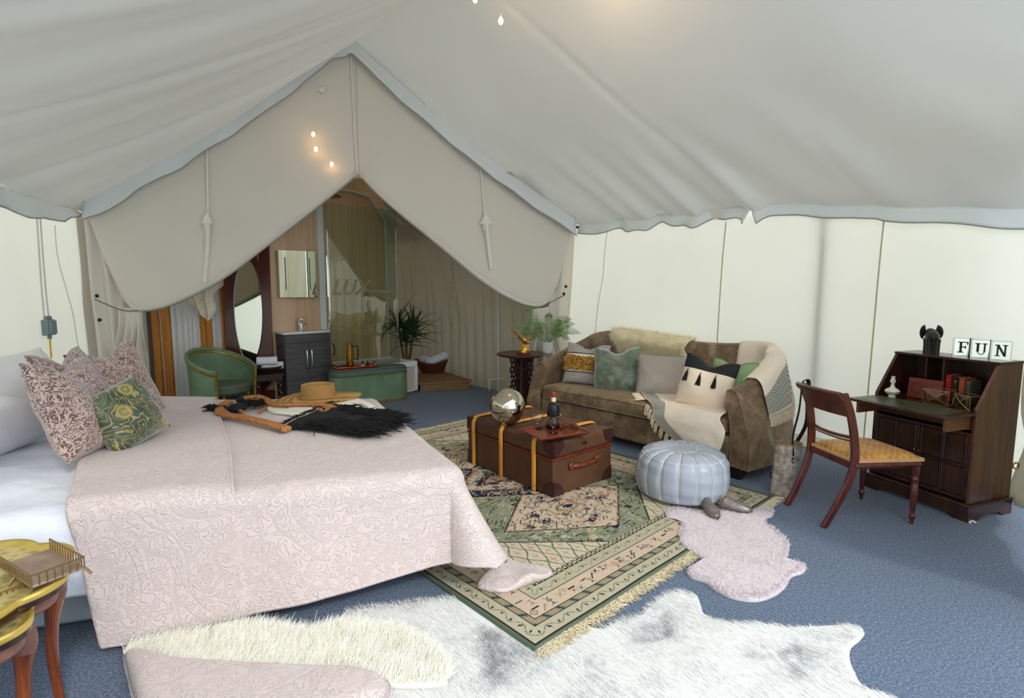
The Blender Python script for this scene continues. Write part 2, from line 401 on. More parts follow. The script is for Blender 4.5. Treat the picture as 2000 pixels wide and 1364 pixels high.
# partition gable: two halves with an inverted V opening held by tie cords
def pp(u, v, off=0): return PL(u, v, CL, CR_, off)
def roofline(u):        # height of the roof above a plan position on the partition, photo units u
    p = pp(u, 300); a = (p-CL).dot(DP); L = (CR_-CL).length; la = (Vector((APX.x, APX.y, 0))-CL).dot(DP)
    if a < la: return CL+DP*a+Vector((0,0,lerp(EZ, APX.z, max(0,a)/la)-.10*math.sin(PI*a/la)))
    return CL+DP*a+Vector((0,0,lerp(APX.z, EZ, (a-la)/(L-la))-.10*math.sin(PI*min(1,(a-la)/(L-la)))))
LE = [(215,520),(244,578),(262,600),(280,609),(330,601),(385,578),(440,548),(500,503),(560,456),(620,409),(668,370),(700,343)]
RE_ = [(700,343),(735,380),(770,412),(830,462),(880,503),(930,545),(975,576),(1015,595),(1045,601),(1066,592),(1085,560)]
def half(edge, name, uA, uB):
    E = cr([(a, b, 0) for a, b in edge], 80)
    m = MB(); nu, nv = 100, 50
    def f(i, j):
        k_ = min(78, int(i*79)); e = E[k_].lerp(E[k_+1], i*79-k_); B = pp(e.x, e.y)
        ut = lerp(uA, uB, i); T = roofline(ut); T.z -= .01
        p = T.lerp(B, j); k = sm(.3, 1, j)
        p += NP*(.05+.10*k*math.sin(PI*min(1, max(0, i)))+.012*nz(p.x*2.4, p.z*2.4, 2)+.014*nz(p.x*1.2+p.z*3.5, p.z*1.2-p.x*2, 6)*k)
        if j > .93: p -= NP*.05*((j-.93)/.07)**2
        return p
    m.grid(f, nu, nv); struct(m.build(name, M_part, smooth='all', solid=.006))
    # rolled hem
    h = MB(); q = [f(i/79, .985)+Vector((0,0,.01)) for i in range(80)]; h.tube(q, [.018+.028*math.sin(PI*i/79) for i in range(80)], 10, flat=.7)
    struct(h.build(name+'_hem', M_part, smooth=True)); return f
fL = half(LE, 'wall_partition_left', 158, 700); fR = half(RE_, 'wall_partition_right', 700, 1122)
# seams on the gable and their arrow shaped reinforcements
def seam(pts, name, w=.012, off=.075):
    m = MB(); m.tube([pp(u, v)+NP*(off+.02*k/len(pts)) for k, (u, v) in enumerate(pts)], w, 8); return struct(m.build(name, mat('seam_white', (222,220,212), rough=.8), smooth=True))
seam([(686,110),(689,180),(693,260),(699,342)], 'trim_9', .009)
seam([(408,270),(409,340),(411,425)], 'trim_10', .011); seam([(413,440),(413,480),(411,520),(408,552)], 'trim_11', .024, .14)
seam([(935,312),(939,360),(944,425)], 'trim_12', .011); seam([(945,440),(949,480),(954,528)], 'trim_13', .024, .15)
for k, (u, v) in enumerate(((412, 432), (945, 432))):
    m = MB(); P = [pp(u+a, v+b)+NP*.15 for a, b in ((0,-14),(12,9),(6,7),(5,20),(-5,20),(-6,7),(-12,9))]
    m.add(P+[p-NP*.02 for p in P], [tuple(range(7)), tuple(range(7,14))[::-1]]+[(i,(i+1)%7,7+(i+1)%7,7+i) for i in range(7)])
    struct(m.build('trim_%d' % (14+k), mat('seam_white', (222,220,212), rough=.8)))
m = MB(); P = [pp(u, v)+NP*.085 for u, v in ((622,180),(637,173),(635,186),(629,186))]
m.add(P+[p-NP*.012 for p in P], [(0,1,2,3),(7,6,5,4),(0,1,5,4),(1,2,6,5),(2,3,7,6),(3,0,4,7)])
struct(m.build('trim_16', mat('seam_white', (222,220,212), rough=.8)))
# roof valance along the gable
def gv(u, v):
    if u < .48: uu = lerp(165, 672, u/.48)
    else: uu = lerp(672, 1120, (u-.48)/.52)
    T = roofline(uu); top = abs(u-.48); d = .20+.03*nz(u*14, 1)+.03*sm(0, .05, u)*(1-sm(.05, .12, u))
    return T+NP*(.10+.07*v+.05*math.sin(u*60)*v*.35+.03*nz(u*30, v*2)*v)+Vector((0, 0, .04-d*v-(.04 if u<.5 else .05)*v*(1-math.exp(-top*8))))+DP*(.05*v*(1 if u > .48 else -1)*math.exp(-top*20))
m = MB(); m.grid(gv, 220, 7); struct(m.build('trim_17', M_val, smooth='all', solid=.004))
m = MB(); m.tube([gv(i/160, 1) for i in range(161)], .006, 5); struct(m.build('trim_18', mat('hem', (150,148,144), rough=.9), smooth=True))
# tied curtain tails
def tail(name, top, bot, zb, pleats, z1):
    """top/bot: (u0,u1) photo columns at the tie and at the foot"""
    m = MB(); A0 = pp(top[0], top[2]); A1 = pp(top[1], top[3]); 
    B0 = pp(bot[0], bot[2]); B1 = pp(bot[1], bot[3])
    def f(u, v):
        p = A0.lerp(A1, u).lerp(B0.lerp(B1, u), v); k = .15+.85*sm(0, .5, v)
        p += NP*(.10+.05*k*math.sin(u*pleats*2*PI+v*1.2)+.02*nz(u*5, v*3)); p += DP*(.03*nz(v*3, u*2)); p.z = max(p.z, .01); return p
    m.grid(f, 60, 26); return struct(m.build(name, M_part, smooth='all', solid=.005))
tail('trim_19', (238, 284, 597, 607), (232, 306, 800, 800), .01, 4, 1.2)
tail('trim_20', (1036, 1070, 604, 598), (1004, 1108, 790, 780), .01, 4, 1.2)
# side strips between curtain and walls
def strip(name, tu, bu, off, tv=None):
    m = MB()
    def f(u, v):
        a = pp(lerp(tu[0], tu[1], u), 430); T = roofline(lerp(tu[0], tu[1], u)); b = pp(lerp(bu[0], bu[1], u), 700); B = Vector((b.x, b.y, 0))
        p = T.lerp(B, v); p += NP*(off+.035*math.sin(u*4*PI+.6)*sm(0, .3, v)+.015*nz(u*4, v*4)); return p
    m.grid(f, 30, 20); return struct(m.build(name, M_part, smooth='all'))
strip('wall_partition_strip_left', (150, 206), (196, 262), -.02); strip('wall_partition_strip_right', (1076, 1126), (1066, 1100), .0)
# tie cords
m = MB(); m.tube(cr([pp(203,584)+NP*.20, pp(232,598)+NP*.17, pp(262,606)+NP*.20, pp(284,606)+NP*.1], 14), .006, 6)
struct(m.build('trim_21', mat('cord_grey', (90,90,88), rough=.8), smooth=True))
m = MB(); m.tube(cr([pp(1096,576)+NP*.16, pp(1072,588)+NP*.17, pp(1048,601)+NP*.2], 10), .006, 6)
struct(m.build('trim_22', mat('cord_grey', (90,90,88), rough=.8), smooth=True))
for k, (u, v, w) in enumerate(((201,578,0),(206,624,0),(1099,560,0),(1095,574,0),(1121,446,0))):
    m = MB(); m.ell(pp(u, v)+NP*.13, (.02, .02, .02), 8, 6); struct(m.build('trim_%d' % (23+k), M_black, smooth=True))
m = MB(); 
for k in range(3): m.tube([pp(700,345)+NP*.1+Vector((.02*k-.02,0,0)), pp(700,352)+NP*.1+Vector((.03*k-.03,0,0))], .008, 5)
struct(m.build('trim_28', M_cord))
# back of the tent behind the camera (closed on the left, open to the right) and the far end of the bathroom
m = MB()
def bw(u, v): 
    a = Vector((-3.2, -2.2, 0)); b = Vector((1.2, -3.4, 0)); p = a.lerp(b, u); return p+Vector((0, .05*nz(u*6, v*3), v*3.4))
m.grid(bw, 20, 10); struct(m.build('wall_front', M_wall, smooth='all'))
def fb(u, v):
    a = CL+DL*-3.6; b = CR_+DW*-5.4; p = a.lerp(b, u); return p+Vector((0, 0, v*(EZ+2.2*(1-abs(2*u-1)))))
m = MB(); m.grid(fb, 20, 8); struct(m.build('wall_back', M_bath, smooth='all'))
# inner lining of the bathroom's right side: looser, darker cloth with long diagonal folds
def il(u, v):
    s = lerp(-5.4, -.15, u); z = v*3.0; zz = min(z, EZ)
    f = (.05*math.sin(s*9+z*2.0)+.035*math.sin(s*21+z*3.1+1))*sm(.5, 2.2, z)+.03*nz(s*3, z*1.5)+.012*math.sin(s*30+z)
    inn = .16+max(0, z-EZ)*1.15
    return CR_+DW*s+NW*(inn+f)+Vector((0, 0, zz+max(0, z-EZ)*1.0+.005))
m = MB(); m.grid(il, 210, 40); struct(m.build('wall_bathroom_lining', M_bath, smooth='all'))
# lashing seam, poles
for k, (u, v0, v1) in enumerate(((905, 520, 745),)):
    s, _ = s_at(u, 640); m = MB()
    b = CR_+DW*s+NW*.22
    for i in range(26):
        z = .15+i*.075; m.ell(b+Vector((.012*math.sin(i*2.1), 0, z)), (.012, .012, .03), 6, 5)
    struct(m.build('trim_29', M_cord, smooth=True))
p0 = YP(973, 742, 8.1); pl = thing('floor_standing_rail', 'thin white metal rail standing on floor at the bathroom canvas', 'rail', (p0.x, p0.y, 0))
m = MB(); m.tube([(0,0,0),(0,0,1.5)], .011, 8); m.build('upright', M_white, pl, smooth=True)
m = MB(); m.tube([(-.14,.05,.17),(.30,-.10,.22)], .011, 8); m.tube([(-.14,.05,.0),(-.14,.05,.17)], .011, 8); m.build('crossbar', M_white, pl, smooth=True)
# flap of canvas hanging at the right edge
fp = W(1985, 1000)
def flap(u, v):
    a = Vector((3.50, 3.86, 0)); b = Vector((2.48, 2.29, 0)); p = a.lerp(b, u); z = lerp(.0, 2.6, v)
    d = Vector((.87, -.5, 0)); k = math.exp(-((z-.42)/.22)**2)
    return p+d*(.10+.03*z-.16*k*(1-u)*.5+.05*math.sin(u*26+z*1.5)*(.4+.6*sm(0, .8, z)))+Vector((.16*k+.05, 0, z+.005+.14*(1-v)**6*math.sin(PI*u)))
m = MB(); m.grid(flap, 60, 30); struct(m.build('door_1', M_wall, smooth='all', solid=.005))
m = MB(); g0 = PL(1984, 910, (3.6, 3.9), (3.5, 3.2)); m.tube([g0+Vector((.022*math.cos(a), 0, .022*math.sin(a))) for a in [i*PI/6 for i in range(12)]], .006, 6, closed=True)
struct(m.build('trim_30', M_brass, smooth=True))
# ================================================================ BATHROOM behind the partition
TB = 43.0; BX = Vector((math.cos(R(TB)), math.sin(R(TB)), 0)); BY = Vector((-math.sin(R(TB)), math.cos(R(TB)), 0))
SO = Vector((-1.42, 8.0, 0))        # front right corner of the shower tray
def sb(x, y, z): return SO+BX*x+BY*y+Vector((0, 0, z))
VR = Vector((-2.50, 7.39, 0))       # vanity front right corner
def panel_mat(name, c1, c2):
    t = NT(name); v = t.co((26, 26, .5)); n = t.noise(v, 1.6, 4, .6); v2 = t.co((5, 5, .3)); n2 = t.noise(v2, 1.0, 2)
    f = t.math('ADD', t.math('MULTIPLY', n, .6), t.math('MULTIPLY', n2, .4))
    t.set(Base_Color=t.ramp(f, [(.35, lin(c1)), (.65, lin(c2))]), Roughness=.35); return t.m
M_lam = panel_mat('laminate_panel', (198, 160, 126), (224, 192, 160)); M_lam2 = panel_mat('shower_panel', (190, 152, 104), (218, 184, 138))
# wall behind the vanity (local along BX)
a = thing('bathroom_wall', None, None, (VR.x, VR.y, 0), TB); a['kind'] = 'structure'; a.name = 'wall_bathroom_back'
for x0, x1 in ((-.80, -.40), (-.398, .03)):
    m = MB(); m.bb(x0, x1, .33, .36, 0, 4.2); m.build('panel', M_lam, a)
m = MB(); m.bb(.0, .085, .30, .36, .0, 2.9); struct(m.build('trim_31', M_white, a))
# shower enclosure walls
b = thing('shower_wall', None, None, (SO.x, SO.y, 0), TB); b['kind'] = 'structure'; b.name = 'wall_shower'
m = MB(); m.prism([(-2.0,.0),(-.10,.0),(-.10,2.28),(-.36,2.62),(-.62,2.66),(-2.0,2.66)], 0, 1, lambda x, y, z: (x, .71+.02*z, .3+y)); m.build('panel', M_lam2, b)
m = MB(); m.prism([(-2.0,.0),(-.06,.0),(-.06,4.5),(-2.0,4.5)], 0, 1, lambda x, y, z: (x, .78+.02*z, y)); m.build('panel', mat('upper_lining', (226,192,148), (214,176,128), ns=2, rough=.8), b)
m = MB()
for p, q in (((-.08,.3),(-.08,2.60)), ((-.08,2.58),(-.35,2.95)), ((-.35,2.93),(-.66,2.98)), ((-.66,2.97),(-2.0,2.97))):
    m.tube([(p[0], .70, p[1]), (q[0], .70, q[1])], .022, 6)
m.build('frame', mat('pale_trim', (206,204,190), rough=.4), b)
# shower tray
t = thing('shower_tray', 'raised white shower tray behind the green ottoman chest', 'shower', SO, TB)
m = MB(); m.bb(-1.22, .0, .0, .72, .40, .455); m.bb(-1.22, .0, .0, .05, .455, .48); m.bb(-1.22, .0, .67, .72, .455, .49); m.bb(-.05, .0, .05, .67, .455, .48); m.bb(-1.22, -1.17, .05, .67, .455, .48)
m.build('tray', M_white, t, bevel=.008)
m = MB(); m.bb(-1.22, -.03, .02, .05, .035, .40); m.bb(-.04, -.01, .02, .70, .035, .40); m.build('skirt_panel', mat('skirt_pinkish', (206,190,176), rough=.5), t)
m = MB(); m.bb(-.055, .0, .0, .03, .03, .40); m.bb(-1.22,0,.0,.03,.03,.05); m.build('corner_trim', M_white, t)
m = MB(); m.bb(-1.20, -.06, .03, .68, 0, .035); m.build('plinth', M_deck, t)
# glass screen, with its etched lettering
g = thing('shower_screen', 'tall clear glass shower screen with frosted lettering band', 'glass screen', SO, TB)
tg = NT('screen_glass'); tr = tg.N('ShaderNodeBsdfTransparent'); gl = tg.N('ShaderNodeBsdfGlossy'); mx = tg.N('ShaderNodeMixShader'); fr = tg.N('ShaderNodeFresnel')
fr.inputs[0].default_value = 1.75; gl.inputs['Roughness'].default_value = .0; tr.inputs[0].default_value = (.88,.94,.92,1)
tg.L(tg.math('MULTIPLY', fr.outputs[0], 1.15), mx.inputs[0]); tg.L(tr.outputs[0], mx.inputs[1]); tg.L(gl.outputs[0], mx.inputs[2]); tg.L(mx.outputs[0], tg.out.inputs[0]); tg.n.remove(tg.b)
M_glass = tg.m
m = MB(); m.bb(-1.33, -.31, .010, .018, .48, 2.66); m.build('pane', M_glass, g)
m = MB(); m.bb(-1.345, -1.325, .0, .03, .48, 2.66); m.bb(-.312, -.306, .008, .02, .48, 2.66); m.build('edge_profile', M_chrome, g)
tf = NT('frosted'); tr = tf.N('ShaderNodeBsdfTransparent'); df = tf.N('ShaderNodeBsdfDiffuse'); mx = tf.N('ShaderNodeMixShader'); mx.inputs[0].default_value = .55; df.inputs[0].default_value = lin((160,152,122))
tf.L(tr.outputs[0], mx.inputs[1]); tf.L(df.outputs[0], mx.inputs[2]); tf.L(mx.outputs[0], tf.out.inputs[0]); tf.n.remove(tf.b)
m = MB(); m.bb(-.86, -.36, .006, .009, 1.455, 1.535); m.build('frosted_band', tf.m, g)
def text(s, name, size, loc, rot, m, parent, shear=0.0, ext=.0015, wide=1.0, align='LEFT'):
    c = bpy.data.curves.new(name, 'FONT'); c.body = s; c.size = size; c.shear = shear; c.extrude = ext; c.resolution_u = 3; c.align_x = align; c.offset = .004*size/.1*.3
    c.materials.append(m); o0 = bpy.data.objects.new(name, c); C.objects.link(o0); dg = bpy.context.evaluated_depsgraph_get(); me = bpy.data.meshes.new_from_object(o0.evaluated_get(dg)); bpy.data.objects.remove(o0); o = bpy.data.objects.new(name, me); C.objects.link(o); o.parent = parent; o.location = loc; o.rotation_euler = rot; o.scale = (wide, 1, 1); return o
M_etch = tf.m
text('LUX', 'lettering', .30, (-1.30, .004, 1.475), (PI/2, 0, 0), M_etch, g, .35, wide=.92)
text('Moderne', 'lettering', .125, (-.86, .003, 1.445), (PI/2, 0, 0), mat('etched_script', (112,104,78), rough=.8), g, .45, wide=1.0)
# shower head
sh = thing('rainfall_shower', 'round dark rainfall shower head hanging under the curtain peak', 'shower head', sb(-1.10, .36, 2.80), TB)
m = MB(); m.lathe([(0,.0),(.135,.0),(.14,.008),(.13,.018),(.03,.03),(.0,.032)], 28); m.build('rose', mat('shower_chrome', (90,90,90), rough=.25, metal=1), sh, smooth=True)
m = MB(); m.tube(cr([(0,0,.02),(0,0,.14),(-.02,.08,.20),(-.03,.36,.20)], 14), .011, 8); m.ell((0,0,.04),(.022,.022,.02)); m.build('arm', M_chrome, sh, smooth=True)
# vanity unit
v = thing('vanity_unit', 'grey wood-grain vanity unit with white basin top', 'vanity', (VR.x, VR.y, 0), TB)
M_grey = wood('grey_laminate', (66, 64, 66), (98, 96, 96), 8, 0, .5, 0, .3)
m = MB(); m.bb(-.625, 0, .02, .32, .0, .955); m.build('carcass', M_grey, v, bevel=.002)
m = MB(); m.bb(-.62, -.005, .002, .02, .845, .953); m.build('fascia', M_grey, v, bevel=.002)
for k, (x0, x1, hx) in enumerate(((-.62, -.3145, -.345), (-.3105, -.005, -.28))):
    m = MB(); m.bb(x0, x1, .0, .02, .10, .838); d = m.build('door', M_grey, v, bevel=.002)
    m = MB(); m.tube(cr([(hx,.0,.74),(hx,-.022,.73),(hx,-.030,.62),(hx,-.022,.50),(hx,.0,.49)], 14), .013, 8, flat=.5); m.build('handle', M_steel, d, smooth=True)
m = MB(); m.bb(-.64, .01, -.01, .33, .957, .985); m.build('basin_top', M_white, v, bevel=.006)
def tap():
    m = MB(); m.box((-.33, .22, 1.06), (.045, .05, .15)); m.box((-.33, .14, 1.10), (.04, .14, .025), (R(12),0,0)); m.box((-.33, .20, 1.145), (.045, .05, .022)); m.box((-.30, .17, 1.165), (.025, .10, .012), (R(-18),0,R(20)))
    return m
tag(tap().build('basin_tap', M_chrome, None, bevel=.004, loc=(VR.x, VR.y, 0), rot=(0,0,R(TB))), 'square chrome mixer tap on the white basin top', 'tap')
for s_, x in ((1, -.64), (-1, .01)):
    m = MB(); m.tube(cr([(x,.10,.80),(x-.05*s_,.08,.79),(x-.065*s_,.06,.72),(x-.05*s_,.05,.64),(x,.06,.62)], 16), .009, 6); m.build('towel_ring', M_black, v, smooth=True)
# mirror cabinet
c = thing('mirror_cabinet', 'frameless mirror cabinet with two dark light strips above the basin', 'mirror', VR+Vector((.04, .0, 0))+Matrix.Rotation(R(TB),3,'Z')@Vector((-.36,.28,0))-Matrix.Rotation(R(TB-6),3,'Z')@Vector((-.36,.28,0)), TB-6)
mm = NT('mirror'); mm.set(Base_Color=(.86,.92,.88,1), Metallic=1.0, Roughness=.02); M_mir = mm.m
m = MB(); m.bb(-.60, -.125, .235, .33, 1.44, 2.06); m.build('case', mat('mirror_edge', (200,214,205), rough=.3), c)
m = MB(); m.prism([(-.60,1.44),(-.16,1.44),(-.125,1.475),(-.125,2.06),(-.60,2.06)], 0, 1, lambda x, y, z: (x, .233-.006*z, y)); m.build('glass', M_mir, c)
for x in (-.52, -.205):
    m = MB(); m.bb(x-.006, x+.006, .2245, .228, 1.54, 1.97); m.build('light_strip', mat('strip_dark', (74,80,76), rough=.6), c)
m = MB(); m.bb(-.483, -.48, .2255, .228, 1.44, 2.06); m.build('door_gap', mat('strip_grey', (170,180,172), rough=.6), c)
m = MB(); m.box((-.14,.228,1.455), (.035,.012,.02), (0,R(45),0)); m.build('clip', M_dark, c)
# chest
o = thing('ottoman_chest', 'green woven rounded ottoman chest with gold rim, copper tray on it', 'chest', (-1.43, 7.50, 0), 34)
def stadium(x0, x1, y0, y1, r, n=8):
    P = []
    for cx, cy, a0 in ((x1-r,y0+r,-90),(x1-r,y1-r,0),(x0+r,y1-r,90),(x0+r,y0+r,180)):
        for k in range(n+1): a = R(a0+90*k/n); P.append((cx+r*math.cos(a), cy+r*math.sin(a)))
    return P
def green_mat():
    t = NT('green_weave'); vv = t.co(1.0)
    w1 = t.N('ShaderNodeTexWave'); w1.inputs['Scale'].default_value = 60; w1.bands_direction = 'Z'; t.L(vv, w1.inputs[0])
    w2 = t.N('ShaderNodeTexWave'); w2.inputs['Scale'].default_value = 60; w2.bands_direction = 'X'; t.L(vv, w2.inputs[0])
    n = t.noise(vv, 5, 3); t.set(Base_Color=t.ramp(n, [(.3, lin((96,124,94))), (.7, lin((120,150,116)))]), Roughness=.55)
    t.bump(t.math('MULTIPLY', w1.outputs[0], w2.outputs[0]), .4, .003); return t.m
M_green = green_mat(); M_rim = mat('gold_braid', (166,132,58), (110,98,50), rough=.4, ns=25, metal=.3)
P = stadium(-1.08, 0, 0, .36, .17)
m = MB(); m.prism(P, .025, .345); m.build('body', M_green, o, smooth=True)
m = MB(); m.prism(stadium(-1.085,.005,-.005,.365,.175), .0, .03); m.prism(stadium(-1.09,.01,-.01,.37,.18), .345, .352); m.build('rim', M_rim, o, bevel=.004)
m = MB()
for k, (e, z0, z1) in enumerate(((0,.352,.41),)): m.prism(P, z0, z1)
m.prism(stadium(-1.06,-.02,.02,.34,.15), .41, .43); m.build('padded_lid', mat('lid_green', (86,108,96), rough=.65, bump=.1), o, bevel=.012, bseg=3)
m = MB(); m.ell((-.40,-.008,.345), (.03,.012,.016), 10, 6); m.build('clasp', M_rim, o, smooth=True)
o.scale = (1, 1, 1.12)
def on_chest(x, y, z=.483): a = R(34); return Vector((-1.43+math.cos(a)*x-math.sin(a)*y, 7.50+math.sin(a)*x+math.cos(a)*y, z))
def chest_pt(u, z=.43): return W(u, 712, z)
ct = thing('copper_tray', 'copper gallery tray on the green chest holding a tall jug', 'tray', on_chest(-.74, .16), 34)
M_cop = mat('copper', (196,104,66), (150,72,44), rough=.2, metal=1, ns=30)
m = MB(); m.bb(-.27, .27, -.11, .11, .0, .008); m.build('base', M_cop, ct, bevel=.003)
m = MB(); m.tube([(-.27,-.11,.028),(.27,-.11,.028),(.27,.11,.028),(-.27,.11,.028)], .012, 8, closed=True)
for i in range(19): m.tube([(-.27+i*.03,-.11,.0),(-.27+i*.03,-.11,.03)], .006, 5)
m.build('gallery_rail', M_cop, ct, smooth=True)
for x in (-.275, .275):
    m = MB(); m.tube(cr([(x,-.06,.03),(x*1.02,-.03,.07),(x*1.02,.03,.07),(x,.06,.03)], 10), .008, 6); m.build('handle', M_cop, ct, smooth=True)
jp = on_chest(-.80, .16, .491); j = thing('tall_jug', 'tall slim brass jug with loop handle on the copper tray', 'jug', jp, 25)
m = MB(); m.lathe([(0,0),(.046,0),(.048,.01),(.045,.15),(.040,.31),(.042,.345),(.036,.345),(.033,.1),(0,.02)], 24); m.build('body', M_gold, j, smooth=True)
m = MB(); m.tube(cr([(.035,0,.29),(.085,0,.295),(.108,0,.27),(.10,0,.12),(.085,0,.105)], 16), .008, 6); m.tube([(.04,0,.12),(.10,0,.115)], .005, 5); m.build('handle', M_black, j, smooth=True)
for k, (u, lb) in enumerate(((707, 'small dark bottle nearer the brass jug on copper tray'), (715.5, 'small dark bottle farther from the brass jug on copper tray'))):
    q = on_chest(-.64+.07*k, .13, .491); bt = thing('miniature_bottle', lb, 'bottle', q, 0, 'miniature bottles on the copper tray')
    m = MB(); m.lathe([(0,0),(.019,0),(.019,.055),(.008,.064),(.008,.072),(0,.072)], 14); m.build('body', mat('dark_glass', (20,22,24), rough=.1, spec=.6), bt, smooth=True)
    m = MB(); m.lathe([(0,.072),(.011,.072),(.011,.09),(0,.09)], 12); m.build('cap', M_black, bt, smooth=True)
    if k == 0: m = MB(); m.lathe([(.0195,.012),(.0197,.012),(.0197,.045),(.0195,.045)], 14); m.build('label', mat('label_pale', (190,190,186)), bt)
# step
st = thing('wooden_step', 'low wooden plank step beside the shower tray', 'step', (-1.385, 8.0, 0), 20)
for i in range(8):
    y0 = -.02+i*.125; m = MB(); m.prism([(-.02,y0),(.80,y0),(.80,y0+.12),(-.02,y0+.12)], .115, .145, lambda x, y, z: (x-.21*y, y, z)); m.build('plank', M_deck, st, bevel=.003)
m = MB(); m.bb(0, .77, 0, .03, 0, .11); m.build('riser', M_deck, st, bevel=.003)
m = MB(); m.prism([(.74,.03),(.77,.03),(.77,.95),(.74,.95)], 0, .11, lambda x, y, z: (x-.21*y, y, z)); m.build('riser', M_deck, st, bevel=.003)
bk = thing('wicker_basket', 'dark red-brown wicker basket on the wooden step, towels inside', 'basket', (W(842,730,.145).x, W(842,730,.145).y+.16, .145), 12)
M_wick = mat('dark_wicker', (72,32,22), (112,56,36), rough=.6, ns=30)
m = MB()
for i in range(9):
    z = .012+i*.020; r = .15+.075*(i/9)
    m.tube([( (r*1.25+.004*math.sin(a*14+i*PI))*math.cos(a), (r*.8+.004*math.sin(a*14+i*PI))*math.sin(a), z+.035*(i/9)**2*math.cos(2*a)) for a in [k*2*PI/56 for k in range(56)]], .011, 5, closed=True)
m.build('weave', M_wick, bk, smooth=True)
m = MB(); m.tube([((.226*1.25)*math.cos(a), .226*.8*math.sin(a), .192+.035*math.cos(2*a)) for a in [k*2*PI/40 for k in range(40)]], .014, 6, closed=True); m.build('rim', M_wick, bk, smooth=True)
m = MB(); m.lathe([(0,.0),(.15,.0)], 20, (0,0,.005), 1.25, .8); m.lathe([(0,.0),(.18,.0)], 20, (0,0,.12), 1.25, .8); m.build('base', M_wick, bk)
M_tow = mat('white_towel', (226,226,236), rough=.9, bump=.6, bs=120, bd=.006, sheen=.4)
def towel(name, label, loc, rz, L, r, tilt=0, group=None):
    m = MB()
    def f(u, v):
        a = u*2*PI*2.6; rr = r*(.35+.65*u); return Vector(((v-.5)*L, rr*math.cos(a)*(1+.03*nz(v*4,u*6)), rr*math.sin(a)))
    m.grid(f, 60, 10); o = m.build(name, M_tow, None, smooth='all', solid=.012, loc=loc, rot=(0, tilt, R(rz))); return tag(o, label, 'towel', group)
bl = bk.location
towel('rolled_towel', 'white rolled towel at the left in the wicker basket', bl+Vector((-.10,.0,.20)), -50, .26, .072, 0, 'rolled towels')
towel('rolled_towel', 'long white rolled towel leaning at the right in wicker basket', bl+Vector((.10,-.01,.235)), 20, .34, .072, R(-22), 'rolled towels')
# yucca
yp = Vector((-1.70, 8.60, 0)); y = thing('potted_yucca', 'dark green spiky potted yucca between shower tray and basket', 'plant', yp)
m = MB(); m.lathe([(0,0),(.12,0),(.15,.28),(.155,.30),(.14,.30),(.135,.26),(0,.26)], 20); m.build('pot', mat('pot_dark', (38,34,32), rough=.6), y, smooth=True)
M_leaf = mat('yucca_leaf', (24,56,26), (52,92,40), rough=.4, ns=6); heads = ((-.10,-.08,.98), (.14,-.12,.86), (.02,-.10,.72))
m = MB()
for (x, yy, z) in heads: m.tube(cr([(0,0,.26),(x*.4,yy*.4,.45),(x,yy,z)], 8), .022, 7)
m.build('stem', mat('yucca_stem', (92,78,56), rough=.8), y, smooth=True)
rng = random.Random(4)
def blade(base, az, el, L, w, droop, mb):
    n = 7; pts = []; p = Vector(base); e = el; 
    side = Vector((-math.sin(az), math.cos(az), 0)); VV = []
    for i in range(n+1):
        t = i/n; ww = w*(.55+.45*math.sin(PI*min(1, t*1.6+.1)))*(1-t**3)
        up = Vector((-math.cos(az)*math.sin(e), -math.sin(az)*math.sin(e), math.cos(e)))
        VV += [p+side*ww+up*ww*.35, p, p-side*ww+up*ww*.35]
        p = p+Vector((math.cos(az)*math.cos(e), math.sin(az)*math.cos(e), math.sin(e)))*L/n; e -= droop/n
    mb.add(VV, [(i*3+k, i*3+k+1, i*3+k+4, i*3+k+3) for i in range(n) for k in range(2)])
for h, (x, yy, z) in enumerate(heads):
    for i in range(30 if h < 2 else 18):
        mb = MB(); blade((x, yy, z-.02*(i % 4)), i*2.4+h, R(rng.uniform(-5, 80)), rng.uniform(.40, .66), rng.uniform(.026,.038), R(rng.uniform(5, 100)), mb)
        mb.build('leaf', M_leaf, y, smooth='all', solid=.002)
# left end: studs with pleated white hangings between
SA, SB = YP(285, 700, 7.42), YP(446, 700, 7.2); SA.z = SB.z = 0
def sp(u, off=0): p = PL(u, 700, SA, SB, off); p.z = 0; return p
ws = thing('stud_wall', None, None, (0,0,0)); ws['kind'] = 'structure'; ws.name = 'wall_bathroom_left'
ds = (SB-SA).normalized(); ang = math.atan2(ds.y, ds.x)
for u0, u1 in ((300,314),(319,335),(393.5,405),(405.5,417),(435,441)):
    p, q = sp(u0+4), sp(u1+4); w = (q-p).length; m = MB(); m.box(((p.x+q.x)/2, (p.y+q.y)/2, 1.7), (w-.008, .07, 3.4), (0,0,ang)); m.build('stud', M_pine, ws, bevel=.004)
def pleat(u0, u1, n, nm, off):
    m = MB(); p, q = sp(u0, off), sp(u1, off); nn = Vector((ds.y, -ds.x, 0))
    m.grid(lambda u, v: p.lerp(q, u)+nn*(.018*math.sin(u*n*2*PI)+.012*math.sin(u*n*5+2+v))+Vector((0,0,.02+3.2*v)), 80, 8); return struct(m.build(nm, mat('curtain_white', (238,238,240), rough=.85), ws, smooth='all'))
pleat(310, 324, 3, 'curtain', .0); pleat(330, 402, 7, 'curtain', .0); pleat(414, 440, 4, 'curtain', -.0)
m = MB(); p, q = sp(240), sp(448); n_ = Vector((ds.y,-ds.x,0))*-.12; p += n_; q += n_
m.box(((p.x+q.x)/2, (p.y+q.y)/2, 1.7), ((q-p).length, .03, 3.4), (0,0,ang)); m.build('backing', mat('grey_lining', (120,118,112), rough=.9), ws)
m = MB(); lp = sp(412); m.box((lp.x, lp.y-.05, 1.32), (.03,.03,.05)); tag(m.build('door_latch', M_chrome, None, bevel=.004), 'small metal latch on the double pine post', 'latch')
